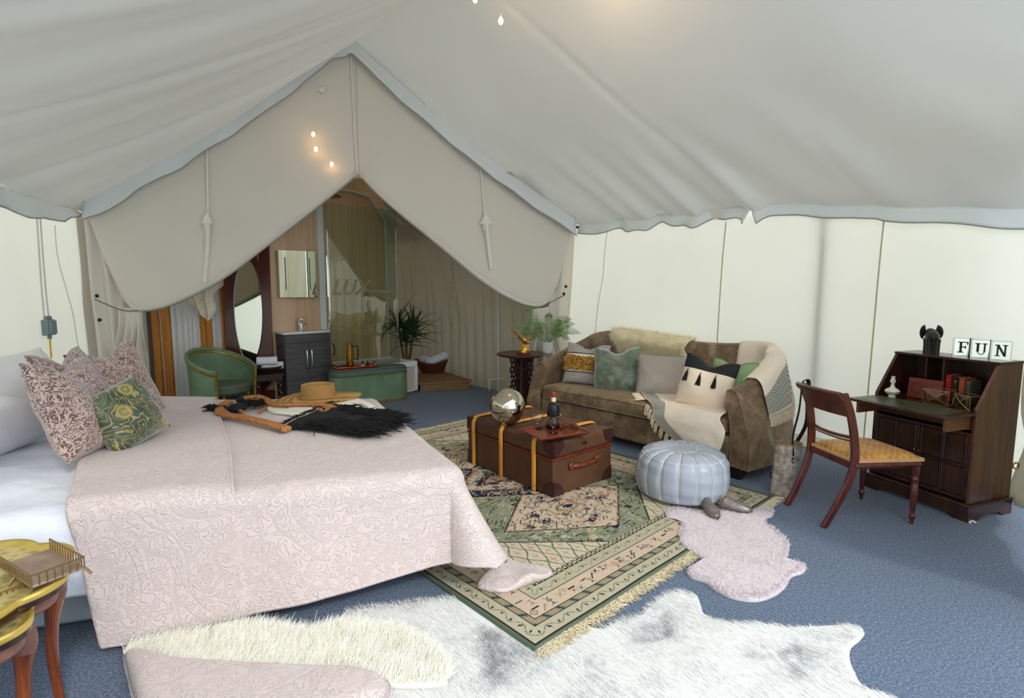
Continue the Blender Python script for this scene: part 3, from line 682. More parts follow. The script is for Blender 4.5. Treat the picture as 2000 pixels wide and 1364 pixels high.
# lace
m = MB(); l0 = YP(408, 640, 7.05)
def lace(u, v):
    w = lerp(.52, .16, v**.8)*(1+.15*math.sin(v*9)); L = .62*(1-.35*abs(u-.62)*1.2)
    return Vector((l0.x-.20+(u-.35)*w*1.4+.13*v, l0.y+.03*math.sin(u*16)+.01*nz(u*9,v*9), 1.74-L*v+.03*nz(u*5, 2)))
m.grid(lace, 46, 46)
tl = NT('lace'); vv = tl.co(1.0); n1 = tl.N('ShaderNodeTexVoronoi'); n1.inputs['Scale'].default_value = 60; tl.L(vv, n1.inputs['Vector'])
tl.set(Base_Color=lin((238,232,212)), Roughness=.9, Alpha=tl.math('GREATER_THAN', tl.math('ADD', n1.outputs[0], tl.math('MULTIPLY', tl.noise(vv, 9, 2), .35)), .42))
lc = m.build('lace_cloth', tl.m, None, smooth='all'); tag(lc, 'cream lace cloth hanging over the double pine post', 'lace cloth')
# oval mirror in a tall dark board
mp = YP(487, 700, 6.98); mi = thing('oval_mirror', 'tall dark-framed oval mirror leaning behind the green chair', 'mirror', (mp.x, mp.y, 0), 22)
def ov(n=40, sx=1, sz=1): return [(.18*sx*math.cos(2*PI*i/n), .68*sz*math.sin(2*PI*i/n)) for i in range(n)]
m = MB(); O = ov(); n = 40
outer = []
for i in range(n):
    a = 2*PI*i/n; c_, s_ = math.cos(a), math.sin(a); k = min(.285/max(abs(c_),1e-6), 1.08/max(abs(s_),1e-6)); outer.append((c_*k, s_*k))
vsx = [(x, yy, 1.27+z) for (x, z) in O for yy in (-.015, .015)]+[(x, yy, 1.27+z) for (x, z) in outer for yy in (-.015, .015)]
F = []
for i in range(n):
    j = (i+1) % n; F += [(2*i, 2*j, 2*n+2*j, 2*n+2*i), (2*i+1, 2*n+2*i+1, 2*n+2*j+1, 2*j+1), (2*i, 2*i+1, 2*j+1, 2*j), (2*n+2*i, 2*n+2*j, 2*n+2*j+1, 2*n+2*i+1)]
m.add(vsx, F); m.build('frame', wood('mirror_frame_wood', (58,20,18), (92,36,30), 5, 2, .3, .5), mi)
m = MB(); m.tube([(x, -.016, 1.27+z) for x, z in O], .007, 6, closed=True); m.build('bead', mat('bead_dark', (40,24,18), rough=.3), mi, smooth=True)
m = MB(); m.prism(ov(), 0, 1, lambda x, z, t: (x, -.004+.008*t, 1.27+z)); m.build('glass', M_mir, mi)
m = MB(); m.bb(-.285,.285,-.03,.03,0,.22); m.build('foot', M_maho, mi)
mi.rotation_euler = (R(-3), 0, R(9))
# side table with bowl and towels
tp = YP(521, 722, 6.85); s = thing('twist_leg_table', 'small dark side table with twisted legs between mirror and vanity', 'table', (tp.x+.02, tp.y, 0), 30)
m = MB(); m.bb(-.17, .17, -.15, .15, .455, .475); m.bb(-.15,.15,-.13,.13,.39,.455); m.build('top', mat('table_purple_brown', (72,56,62), (50,34,34), rough=.3), s, bevel=.003)
for x in (-.13, .13):
    for yy in (-.11, .11):
        m = MB(); m.tube([(x+.012*math.cos(k*.9), yy+.012*math.sin(k*.9), .39-k*.39/28) for k in range(29)], .014, 6); m.tube([(x-.012*math.cos(k*.9), yy-.012*math.sin(k*.9), .39-k*.39/28) for k in range(29)], .014, 6); m.build('leg', M_dark, s, smooth=True)
w = thing('dark_bowl', 'dark carved bowl on the twisted-leg side table, towels inside', 'bowl', (s.location.x, s.location.y, .475), 0)
m = MB(); m.lathe([(0,0),(.09,0),(.12,.03),(.175,.085),(.17,.095),(.11,.045),(0,.02)], 26, (0,0,0)); m.build('body', mat('bowl_dark', (30,24,18), (64,54,34), rough=.5, ns=40, bump=.5, bs=50), w, smooth=True)
m = MB(); m.tube([(.172*math.cos(a),.172*math.sin(a),.09) for a in [k*PI/20 for k in range(40)]], .007, 5, closed=True); m.build('rim', mat('rim_worn', (100,88,60), rough=.5), w, smooth=True)
towel('rolled_towel', 'white rolled towel on top in the dark bowl', w.location+Vector((.0,-.02,.155)), 20, .24, .058, 0, 'rolled towels')
towel('rolled_towel', 'white rolled towel under another in the dark bowl', w.location+Vector((.04,.03,.09)), 28, .26, .05, 0, 'rolled towels')
# green tub chair
cp_ = YP(436, 740, 6.42); gc = thing('green_tub_chair', 'green woven tub armchair with gold braid behind the bed', 'armchair', (cp_.x+.0, cp_.y, 0), 72)
def shell(u, v, out=0):      # u around from left arm front over the back to the right arm front; faces +x local slightly to the camera
    a = R(lerp(-15, 235, u)); r = .33+.03*v+out
    top = lerp(.60, .82, sm(.0, .40, .5-abs(u-.62))*1.0)
    top = .60+.22*math.sin(PI*min(1, max(0, (u-.02)/.96)))**1.2
    z = lerp(.14, top, v); return Vector((r*1.02*math.cos(a+R(-20)), r*math.sin(a+R(-20))+.0, z))
m = MB(); m.grid(lambda u, v: shell(u, v), 40, 10); m.build('shell', M_green, gc, smooth='all', solid=.02)
m = MB(); m.tube([shell(i/40, 1) for i in range(41)], .022, 8); m.build('top_roll', M_green, gc, smooth=True)
m = MB(); m.tube([shell(i/40, .97)+Vector((0,0,-.01)) for i in range(41)], .025, 6); 
for u in (0, 1): m.tube([shell(u, k/8) for k in range(9)], .020, 6)
m.build('braid', M_rim, gc, smooth=True)
m = MB(); m.lathe([(0,.30),(.26,.30),(.29,.33),(.29,.39),(.26,.42),(0,.43)], 28); m.build('seat', mat('seat_olive', (92,102,86), rough=.5), gc, smooth=True)
for a in (45, 135, 225, 315):
    m = MB(); m.tube([(.26*math.cos(R(a)), .26*math.sin(R(a)), .30), (.27*math.cos(R(a)), .27*math.sin(R(a)), 0)], .018, 8); m.build('leg', M_rim, gc, smooth=True)
m = MB(); m.tube([(.25*math.cos(k*PI/12), .25*math.sin(k*PI/12), .12) for k in range(24)], .01, 6, closed=True); m.build('stretcher_ring', M_rim, gc, smooth=True)
# junction box and cable on the left wall
def lw(u, v, off=.03): return PL(u, v, CL, CL+DL, 0)+NL*off
q = lw(83, 640, .05); jb = thing('junction_box', 'grey electric junction box on the left canvas wall above pillows', 'junction box', q, math.degrees(math.atan2(DL.y, DL.x))+0)
M_jb = mat('box_grey', (118,134,138), rough=.5)
m = MB(); m.box((0,0,0), (.13,.06,.15)); m.build('housing', M_jb, jb, bevel=.008)
m = MB(); m.box((0,.036,0), (.10,.02,.13)); m.build('cover', mat('cover_grey', (134,150,152), rough=.45), jb, bevel=.004)
for x, z in ((-.03,.09),(.03,.09),(0,-.09)):
    m = MB(); m.lathe([(0,-.02),(.018,-.02),(.018,.0),(.013,.02),(0,.02)], 10, (x,0,z)); m.build('gland', M_jb, jb, smooth=True)
m = MB(); m.tube([(0,0,-.1),(.005,0,-.30)], .008, 6); m.build('cable', mat('cable_yellow', (226,176,20), rough=.4), jb, smooth=True, )
for k, (pts) in enumerate(([(63,425),(68,500),(72,560),(78,622)], [(70,428),(76,510),(82,580),(87,622)], [(99,440),(104,500),(120,560),(134,610),(142,660),(150,700)])):
    m = MB(); m.tube(cr([lw(u, v, .035) for u, v in pts], 16), .004 if k == 2 else .007, 5)
    tag(m.build('wall_cable', mat('cable_white', (206,206,196), rough=.6), smooth=True), ('white cable down to the left gland of the junction box', 'white cable down to the right gland of the junction box', 'thin wavy wire on the left canvas wall behind cushions')[k], 'cable')
# fairy lights pinned to the cloth
M_bulb = mat('warm_bulb', (255,196,120), emis=14)
def bulb(p, n, lab, r=.016):
    t = thing('fairy_light', lab, 'light', p)
    m = MB(); m.ell((0,0,0), (r, r, r*1.4), 10, 8); m.build('bulb', M_bulb, t, smooth=True)
    m = MB(); m.tube([Vector((0,0,0))-Vector(n)*.0, -Vector(n)*.04+Vector((0,0,.03))], r*.5, 6); m.build('socket', M_cord, t, smooth=True)
for (u, v, lb) in ((615,270,'topmost of three tiny warm lights on the gable cloth'),(620,298,'middle of three tiny warm lights on the gable cloth'),(650,327,'lowest of three tiny warm lights on the gable cloth')):
    bulb(pp(u, v)+NP*.16, NP, lb, .020)
def on_roofR(u, v):
    d = Vector(ray(u, v)); a = ridge(0); e = CR_+Vector((0,0,EZ)); n = (e-a).cross(DW).normalized(); o_ = Vector((0,0,EYE)); t = (a-o_).dot(n)/d.dot(n); return o_+d*t*.93
bulb(on_roofR(978, 41), (0,0,-1), 'bright warm light hanging under the roof right of the ridge', .022)
bulb(on_roofR(928, -1), (0,0,-1), 'small warm light at the very top edge under roof', .020)

pq = on_roofR(1150, -75); bulb(pq, (0,0,-1), 'warm lamp of the string just above the picture edge', .03)
light('festoon_glow', 'POINT', pq+Vector((0,-.1,-.25)), 9, (1.0,.66,.36), .08)
# ================================================================ THE BED
BZ = .62
TQ = [Vector((-3.45, 1.82, 0)), Vector((-.34, 2.74, 0)), Vector((-1.20, 4.46, 0)), Vector((-4.12, 4.40, 0))]   # near-head, near-foot, far-foot, far-head
def closest(p, Q):
    """closest point of a convex ccw quad and whether p is inside"""
    ins = True; best = None; bd = 1e9
    for i in range(4):
        a, b = Q[i], Q[(i+1) % 4]; e = b-a
        if e.x*(p.y-a.y)-e.y*(p.x-a.x) < 0: ins = False
        t = max(0, min(1, (p-a).dot(e)/e.dot(e))); q = a+e*t; d = (p-q).length
        if d < bd: bd = d; best = q
    return (p, 0.0, ins) if ins else (best, bd, ins)
def drape(p, z0, r=.07, flare=.16, zmin=.012, fx=0.0, Q=TQ):
    q, e, ins = closest(p, Q)
    if ins or e < 1e-6: return Vector((p.x, p.y, z0))
    n = (p-q)/e; L = r*PI/2
    fl = flare+fx*max(0, n.x-.28)*max(0, -n.y+.25)*1.8
    if e < L: a = e/r; return Vector((q.x, q.y, 0))+n*r*math.sin(a)+Vector((0, 0, z0-r*(1-math.cos(a))))
    h = e-L; c = math.sqrt(max(.05, 1-fl*fl)); dz = h*c; z = z0-r-dz; out = r+h*fl
    if z < zmin: ex = (zmin-z)/c; z = zmin; out = out-ex*fl+ex*.95
    return Vector((q.x, q.y, 0))+n*out+Vector((0, 0, z))
def quilt_mat():
    t = NT('quilted_blush'); v = t.co(1.0)
    n1 = t.noise(v, 15, 1.5, .45, .7); s1 = t.math('ABSOLUTE', t.math('SINE', t.math('MULTIPLY', n1, 40.0)))
    n2 = t.noise(v, 2.2, 1, .4, .8); s2 = t.math('ABSOLUTE', t.math('SINE', t.math('MULTIPLY', n2, 26.0)))
    ln = t.math('MINIMUM', t.math('MINIMUM', s1, .5), t.math('ADD', s2, .12))
    hh = t.math('POWER', ln, .7)
    t.set(Base_Color=t.ramp(hh, [(.1, lin((196,178,174))), (.5, lin((207,191,189)))]), Roughness=.62); t.b.inputs['Sheen Weight'].default_value = .25
    t.bump(hh, .6, .008); return t.m
M_quilt = quilt_mat()
bed = thing('bed', 'large double bed with white mattress and pale grey base', 'bed', (0,0,0), 0)
m = MB(); Qi = [q+(Vector((-2.4,3.3,0))-q)*.06 for q in TQ]
m.prism([(q.x, q.y) for q in Qi], .02, .30); m.build('base', mat('base_valance', (150,158,170), rough=.85), bed, bevel=.02)
m = MB(); m.prism([(q.x, q.y) for q in Qi], .30, BZ-.04); m.build('mattress', M_sheet, bed, bevel=.05, bseg=4)
def flat_grid(fn, nu, nv, name, mt, parent=None, solid=.008, wr_=None):
    m = MB(); m.grid(fn, nu, nv); return m.build(name, mt, parent, smooth='all', solid=solid, off=1)
def LQx(y): return float(np.interp(y, [1.4,1.66,1.98,2.30,2.80,3.6,4.42,5.0], [-1.57,-1.60,-1.77,-1.95,-2.32,-2.75,-3.12,-3.25]))
# white sheet / duvet at the head, hanging over the near side
def sheet(u, v):
    a = Vector((-4.3, 1.15, 0)).lerp(Vector((-1.36, 1.98, 0)), u); b = Vector((-4.25, 4.75, 0)).lerp(Vector((-2.85, 4.75, 0)), u)
    p = a.lerp(b, v); lq = next((x for x in ((LQx(p.y)+.12),)), 9); p.x = max(min(p.x, lq), -3.45-max(0, p.y-1.82)*.26+.03); q = drape(p, BZ-.020, .09, .05)
    k = .5+.5*sm(.3,.0,v); w = .020*nz(p.x*3+p.y*1.4, p.y*5)+.012*nz(p.x*7-p.y*3, p.y*9+p.x*2)+.008*math.sin(p.x*9+3*nz(p.x*2,p.y*2))
    q.z += (w-.01)*(1 if q.z > .3 else .2)*(.3 if p.x > lq-.14 else 1); q.y -= w*1.2*k*(1 if q.z < .5 else 0); q.z = max(q.z, .235); return q
sh_ = flat_grid(sheet, 90, 90, 'duvet', M_sheet, None, .012); tag(sh_, 'crumpled white duvet at the head end hanging over near bed side', 'duvet')
# quilt
LQ = [Vector((-1.60,1.66,0)), Vector((-1.77,1.98,0)), Vector((-1.95,2.28,0)), Vector((-2.32,2.80,0)), Vector((-2.75,3.6,0)), Vector((-3.12,4.42,0)), Vector((-3.25,5.0,0))]
SQ = [Vector((-1.13,1.85,0)), Vector((-1.20,2.10,0)), Vector((-1.30,2.36,0)), Vector((-1.62,2.95,0)), Vector((-2.05,3.65,0)), Vector((-2.52,4.42,0)), Vector((-2.62,5.0,0))]
def cpt(C_, t):
    s = t*(len(C_)-1); i = min(int(s), len(C_)-2); return C_[i].lerp(C_[i+1], s-i)
RQ = [Vector((.09, 2.37, 0)), Vector((.25, 2.62, 0)), Vector((.12, 2.98, 0)), Vector((-.22, 3.6, 0)), Vector((-.45, 4.1, 0)), Vector((-.75, 4.6, 0)), Vector((-1.0, 5.0, 0))]
def quilt(u, v, lift=0.0, A=SQ, B=RQ):
    p = cpt(A, v).lerp(cpt(B, v), u)
    if A is SQ and v < .17: p.y += .12*(1-u)*0
    q = drape(p, BZ+lift, .08, .13, .014+lift*.3, .62)
    w = .010*nz(p.x*2.2, p.y*2.2, 1)+.004*nz(p.x*7, p.y*7, 5)
    if q.z < .5: 
        f = .018*math.sin(p.x*7+p.y*2)*sm(.5, .1, q.z)+.012*nz(p.x*5, 3); q.y += f; q.x += .3*f
    q.z = max(q.z+w, .014); return q
qt = thing('bed_quilt', 'blush pink quilted bedspread draped over the bed, corner on rug', 'bedspread', (0,0,0), 0)
m = MB(); m.grid(lambda u, v: quilt(u, v), 130, 150); m.build('main_panel', M_quilt, qt, smooth='all', solid=.010, off=1)
def band(u, v):
    q = quilt(u, v, .016, LQ, [a+Vector((.03,0,0)) for a in SQ]); return q
m = MB(); m.grid(band, 50, 150); m.build('turned_back_band', M_quilt, qt, smooth='all', solid=.016, off=1)
m = MB(); m.tube([band(1.0, .02+.96*i/120)+Vector((0,-.004,.014)) for i in range(121)], .008, 6); m.build('seam_piping', M_quilt, qt, smooth=True)
m = MB(); m.tube([quilt(i/120, .004)+Vector((0,-.004,.004)) for i in range(121)], .008, 6); m.build('hem', M_quilt, qt, smooth=True)
tl_pts = [W(u, v) for u, v in ((930,1150),(960,1122),(985,1098),(1006,1106),(1040,1111),(1077,1122),(1074,1133),(1035,1147),(992,1163),(955,1162))]
pelt('corner_tail', tl_pts, .016, .030, M_quilt, qt, .035, 5, 90, 12)
# ---- cushions
def cushion(name, label, loc, rot, w, h, t, mt, cat='cushion', group=None, dent=0.0, sag=.05, ears=.06, seed=0, parts=None, n=26, pipe=None, sx=1.0):
    """a stuffed square: local x across, z up from the bottom edge at z 0, face towards -y"""
    o = thing(name, label, cat, loc, 0, group); o.rotation_euler = rot
    def P(u, v, s):
        x, z = 2*u-1, 2*v-1; pil = (max(0, 1-abs(x)**2.6)*max(0, 1-abs(z)**2.6))**.55
        ex = 1-ears*(1-z*z)*abs(x)**2*1.0; ez = 1-ears*(1-x*x)*abs(z)**2
        px = x*w/2*ex; pz = h/2+z*h/2*ez
        if dent: pz -= dent*h*math.exp(-(x/.42)**2)*sm(-.1, 1, z); 
        pz -= sag*h*(1-abs(x))*0
        wr_ = .008*nz(x*2.5+seed, z*2.5, seed)+.003*nz(x*7+seed, z*7)
        th = t/2*pil*(1+.25*nz(x*1.5+seed, z*1.5)-.15*z)*(1-(.35*dent*3)*math.exp(-(x/.35)**2)*sm(0,1,z))
        return Vector((px+wr_, s*(th+abs(wr_)*pil)*1.0, pz))
    m = MB(); m.grid(lambda u, v: P(u, v, -1), n, n); k = len(m.v); m.grid(lambda u, v: P(u, v, 1), n, n)
    m.build('cover', mt, o, smooth=True, angle=75)
    if pipe:
        e = [P(i/20,0,0) for i in range(21)]+[P(1,i/20,0) for i in range(1,21)]+[P(1-i/20,1,0) for i in range(1,21)]+[P(0,1-i/20,0) for i in range(1,20)]
        m = MB(); m.tube(e, .005, 6, closed=True); m.build('piping', pipe, o, smooth=True)
    return o, P
def paisley():
    t = NT('paisley'); v = t.co(1.0); n = t.noise(v, 11, 2, .5, 1.2); s = t.math('SINE', t.math('MULTIPLY', n, 75)); n2 = t.noise(v, 46, 2, .6, .5)
    vo = t.N('ShaderNodeTexVoronoi'); vo.inputs['Scale'].default_value = 20; t.L(v, vo.inputs['Vector']); s3 = t.math('SINE', t.math('MULTIPLY', vo.outputs[0], 30))
    f = t.math('ADD', t.math('ADD', t.math('MULTIPLY', s, .25), t.math('MULTIPLY', s3, .2)), n2)
    t.set(Base_Color=t.ramp(f, [(.44, lin((106,80,72))), (.50, lin((196,172,164)))], False), Roughness=.8); t.b.inputs['Sheen Weight'].default_value = .5; t.bump(f, .3, .004); return t.m
def green_gold():
    t = NT('green_gold_velvet'); v = t.co(1.0); n = t.noise(v, 4, 2, .5, 2.0); s = t.math('SINE', t.math('MULTIPLY', n, 80)); n2 = t.noise(v, 9, 2)
    vo = t.N('ShaderNodeTexVoronoi'); vo.inputs['Scale'].default_value = 7; t.L(v, vo.inputs['Vector'])
    ring = t.math('SINE', t.math('MULTIPLY', vo.outputs[0], 34)); near = t.math('LESS_THAN', vo.outputs[0], .32)
    base = t.ramp(n2, [(.35, lin((34,52,34))), (.65, lin((70,92,72)))])
    c = t.mix(t.ramp(s, [(.55, (0,0,0,1)), (.95, (.9,.9,.9,1))]), base, lin((170,150,84)))
    c = t.mix(t.math('MULTIPLY', near, t.ramp(ring, [(.3, (.35,.35,.35,1)), (.8, (1,1,1,1))])), c, lin((178,156,84)))
    t.set(Base_Color=c, Roughness=.45); t.b.inputs['Sheen Weight'].default_value = .6; t.bump(n, .25, .01); return t.m
M_pais = paisley()
def at(u, v, z): return W(u, v, z)
# white pillows
M_pil = mat('pillow_white', (242,242,246), rough=.8, bump=.4, bs=3, bd=.04, sheen=.2)
cushion('white_pillow', 'plump white bed pillow lying nearest at the left edge', (-2.88, 3.05, BZ+.03), (R(-62), R(0), R(98)), .84, .50, .30, M_pil, 'pillow', 'white bed pillows', seed=3, ears=.10)
cushion('white_pillow', 'white bed pillow propped against the left canvas wall', (-3.30, 3.72, BZ+.03), (R(-28), R(0), R(100)), .86, .52, .22, M_pil, 'pillow', 'white bed pillows', seed=5, ears=.10)
cushion('white_pillow', 'white bed pillow underneath, peeking below the nearest one', (-3.05, 2.36, BZ+.02), (R(-70), 0, R(96)), .80, .50, .20, M_pil, 'pillow', 'white bed pillows', seed=8, ears=.10)
cushion('patterned_cushion', 'brown and pink paisley cushion nearest the camera on bed', (-2.33, 2.94, BZ+.02), (R(-20), R(3), R(100)), .54, .56, .21, M_pais, group='paisley cushions', dent=.14, seed=1, ears=.03)
cushion('patterned_cushion', 'brown and pink paisley cushion between the other two', (-2.60, 3.32, BZ+.02), (R(-22), R(0), R(102)), .54, .58, .20, M_pais, group='paisley cushions', dent=.16, seed=12, ears=.03)
cushion('patterned_cushion', 'brown and pink paisley cushion farthest back on bed', (-2.62, 3.68, BZ+.02), (R(-20), R(-6), R(84)), .54, .56, .19, M_pais, group='paisley cushions', dent=.14, seed=22, ears=.03)
gcu, _ = cushion('green_cushion', 'small green velvet cushion with gold peony print on bed', (-2.17, 3.10, BZ+.03), (R(-20), R(-16), R(76)), .38, .38, .17, green_gold(), seed=31, ears=.05)
# ---- bag, hat, garment on the far foot corner of the bed
TZ = BZ+.022
def onbed(u, v, dz=0): p = W(u, v, TZ+dz); return p
hat = thing('straw_hat', 'tan straw hat with round crown lying on the bed edge', 'hat', onbed(622, 780), 0)
ts = NT('straw'); vv = ts.co(1.0); wv = ts.N('ShaderNodeTexWave'); wv.bands_direction = 'Z'; wv.inputs['Scale'].default_value = 34; wv.inputs['Distortion'].default_value = 1.5; ts.L(vv, wv.inputs[0])
ts.set(Base_Color=ts.ramp(ts.math('ADD', ts.math('MULTIPLY', wv.outputs[0], .6), ts.math('MULTIPLY', ts.noise(vv, 60, 3), .5)), [(.2, lin((146,100,48))), (.8, lin((204,160,96)))]), Roughness=.7); ts.bump(wv.outputs[0], .6, .004); M_straw = ts.m
m = MB(); m.lathe([(.12,.03),(.135,.028),(.135,.10),(.130,.125),(.115,.128),(.10,.11),(0,.10)], 40); m.build('crown', M_straw, hat, smooth=True)
def brim(u, v):
    a = 2*PI*u; r = lerp(.125, .33, v); return Vector((r*math.cos(a)*1.05, r*math.sin(a)*.9, .03+.008*math.sin(3*a+1)*v-.018*v+.012*v*math.cos(a)))
m = MB(); m.grid(brim, 60, 12, True); m.build('brim', M_straw, hat, smooth='all', solid=.004)
# white garment
def sil(px, n=90, dz=0.0): return [onbed(u, v) for u, v in px]
gar = [(560,797),(590,781),(640,779),(690,777),(722,786),(742,800),(760,818),(748,826),(700,822),(655,812),(600,810),(570,806)]
g = sil(gar); M_garm = mat('ivory_cloth', (232,230,214), rough=.75, bump=.5, bs=8, bd=.02, sheen=.2)
go = pelt('ivory_garment', g, TZ-.004, .018, M_garm, None, .012, 3, 120, 12); tag(go, 'ivory white garment spread beneath the straw bag on bed', 'garment')
g2 = sil([(518,798),(545,803),(575,798),(610,795),(650,797),(640,808),(618,818),(595,816),(560,811),(530,807)])
go2 = pelt('ivory_scarf', g2, TZ-.002, .022, M_garm, None, .012, 6, 100, 10); tag(go2, 'small ivory cloth lying inside the straw bag handle', 'cloth')
bag = thing('fringed_bag', 'orange straw bag with long black fringe lying on the bed', 'bag', (0,0,0), 0)
tc = NT('crochet_straw'); vv = tc.co(1.0); vo = tc.N('ShaderNodeTexVoronoi'); vo.inputs['Scale'].default_value = 75; tc.L(vv, vo.inputs['Vector'])
tc.set(Base_Color=tc.ramp(vo.outputs[0], [(.1, lin((206,142,78))), (.7, lin((150,92,44)))]), Roughness=.7); tc.bump(vo.outputs[0], -.8, .006); M_cro = tc.m
def strap(px, r, nm, fl=.5, lift=.02, n=60):
    q = cr([onbed(u, v, lift) for u, v in px], n); m = MB(); m.tube(q, [r*(1+.12*nz(i*.7, 0)) for i in range(n)], 9, flat=fl); return m.build(nm, M_cro, bag, smooth=True)
strap([(560,838),(520,826),(480,817),(447,812),(431,806),(431,795),(440,788),(449,785)], .036, 'handle', .5, .025)
strap([(466,783),(478,778),(492,776),(508,776),(522,782),(535,790),(560,791),(590,790),(615,790),(640,793),(650,797)], .032, 'handle', .5, .035)
strap([(612,788),(628,791),(640,800),(632,806),(622,799)], .022, 'handle_end', .5, .03, 20)
strap([(462,800),(470,803),(478,808)], .014, 'cord_end', .8, .02, 10)
strap([(535,789),(520,796),(505,806)], .012, 'inner_strap', .8, .012, 10); strap([(497,790),(520,789),(540,786)], .012, 'inner_strap', .8, .012, 10)
# black netted body and fringe
rng = random.Random(5)
body = [(555,838),(575,826),(600,815),(622,806),(640,797),(655,793),(675,802),(700,808),(730,812),(762,814),(778,822),(777,834),(750,842),(735,852),(715,856),(690,855),(660,851),(620,845),(590,842)]
bp = sil(body); bo = pelt('netted_body', bp, TZ+.010, .028, mat('black_yarn', (12,12,14), rough=.85, bump=1, bs=180, bd=.006), bag, .02, 2, 140, 14)
def yarn(name, starts, parent, mt, r=.003, seg=5):
    m = MB()
    for p, d, L in starts:
        q = [p]; dd = Vector(d).normalized()
        for k in range(seg):
            dd = (dd+Vector((rng.gauss(0,.22), rng.gauss(0,.22), rng.gauss(0,.06)))).normalized(); nx = q[-1]+dd*L/seg; nx.z = max(nx.z, parent_z[0]); q.append(nx)
        m.tube(q, [r]*seg+[r*.4], 4)
    return tag(m.build(name, mt, parent, smooth=True), kind='stuff')
parent_z = [TZ+.008]; S = []
bc = sum(bp, Vector())/len(bp)
for i in range(1700):
    a = bp[rng.randrange(6, len(bp))]; b = bc; t = rng.random()**.7*.55; p = a.lerp(b, t)+Vector((rng.gauss(0,.02), rng.gauss(0,.02), .03+rng.random()*.025))
    S.append((p, Vector((.85, -.30+rng.gauss(0,.35), -.10)), rng.uniform(.08, .17)))
for i in range(260):
    k = rng.randrange(0, 5); a = bp[k].lerp(bp[k+1], rng.random()); S.append((a+Vector((0,0,.03)), Vector((-.5+rng.gauss(0,.3), .5+rng.gauss(0,.3), 0)), rng.uniform(.02,.06)))
yarn('fringe', S, bag, mat('black_yarn', (12,12,14)), .0024)
S = []
for (u0, v0, u1, v1, n) in ((440,800,408,797,160),(470,795,520,784,200),(480,786,505,793,160)):
    for i in range(n):
        a = onbed(u0, v0, .02).lerp(onbed(u1, v1, .02), rng.random()*.8); a += Vector((rng.gauss(0,.012), rng.gauss(0,.02), rng.random()*.02)); d = (onbed(u1, v1)-onbed(u0, v0)).normalized()
        S.append((a, d+Vector((0, rng.gauss(0,.3), 0)), rng.uniform(.04,.10)))
yarn('tassel', S, bag, mat('black_yarn', (12,12,14)), .0035)
m = MB(); m.ell(onbed(463, 797, .03), (.07,.07,.035), 12, 8); m.ell(onbed(470, 782, .04), (.03,.03,.03), 10, 8); m.build('tassel_knot', mat('navy_cloth', (16,18,30), rough=.8), bag, smooth=True)
# ================================================================ SOFA
SR = -48.0; SX = Vector((.669, -.743, 0)); SY = Vector((.743, .669, 0)); SC = Vector((1.047, 5.125, 0))
def sf(x, y, z=0): return SC+SX*x+SY*y+Vector((0, 0, z))
tv = NT('brown_velvet'); vv = tv.co(1.0); n = tv.noise(vv, 5, 4, .6, .8); n2 = tv.noise(vv, 26, 3, .6)
lw_ = tv.N('ShaderNodeLayerWeight'); lw_.inputs[0].default_value = .35
bc_ = tv.ramp(tv.math('ADD', tv.math('MULTIPLY', n, .7), tv.math('MULTIPLY', n2, .3)), [(.36, lin((92,72,54))), (.52, lin((122,100,76))), (.66, lin((160,138,110)))])
tv.set(Base_Color=bc_, Roughness=.6); tv.b.inputs['Sheen Weight'].default_value = .8; tv.b.inputs['Sheen Roughness'].default_value = .35; tv.b.inputs['Sheen Tint'].default_value = lin((200,180,150))
tv.bump(tv.math('ADD', n, tv.math('MULTIPLY', n2, .3)), .25, .02); M_vel = tv.m
sofa = thing('velvet_sofa', 'large brown crushed velvet sofa with curved back by right wall', 'sofa', SC, SR)
def rbox(x0, x1, y0, y1, z0, z1, r, name, mt, parent, fn=None, seg=3, nu=1):
    m = MB(); m.bb(x0, x1, y0, y1, z0, z1); o = m.build(name, mt, parent, bevel=r, bseg=seg); return o
rbox(-1.10, 1.10, .02, .92, .09, .335, .02, 'base_rail', M_vel, sofa)
def seatf(u, v):      # rounded seat cushion cross-section swept across
    x = lerp(-1.08, 1.08, u); a = v*2*PI; c, s_ = math.cos(a), math.sin(a); ex = .32
    yy = .385+.41*math.copysign(abs(c)**ex, c); zz = .41+.078*math.copysign(abs(s_)**.45, s_); zz += .018*math.cos(x*1.4)*(s_ > 0)
    e = 1-max(0, (abs(x)-1.02)/.06)**2*.3; return Vector((x, .385+(yy-.385)*e, .41+(zz-.41)*e+.006*nz(x*4, a*2)))
m = MB(); m.grid(seatf, 40, 40); m.build('seat_cushion', M_vel, sofa, smooth='all', angle=60)
m = MB(); m.tube([seatf(i/40, .5-.05)+Vector((0,-.004,0)) for i in range(41)], .006, 6); m.tube([seatf(i/40, .5+.055)+Vector((0,-.004,0)) for i in range(41)], .006, 6); m.build('piping', M_vel, sofa, smooth=True)
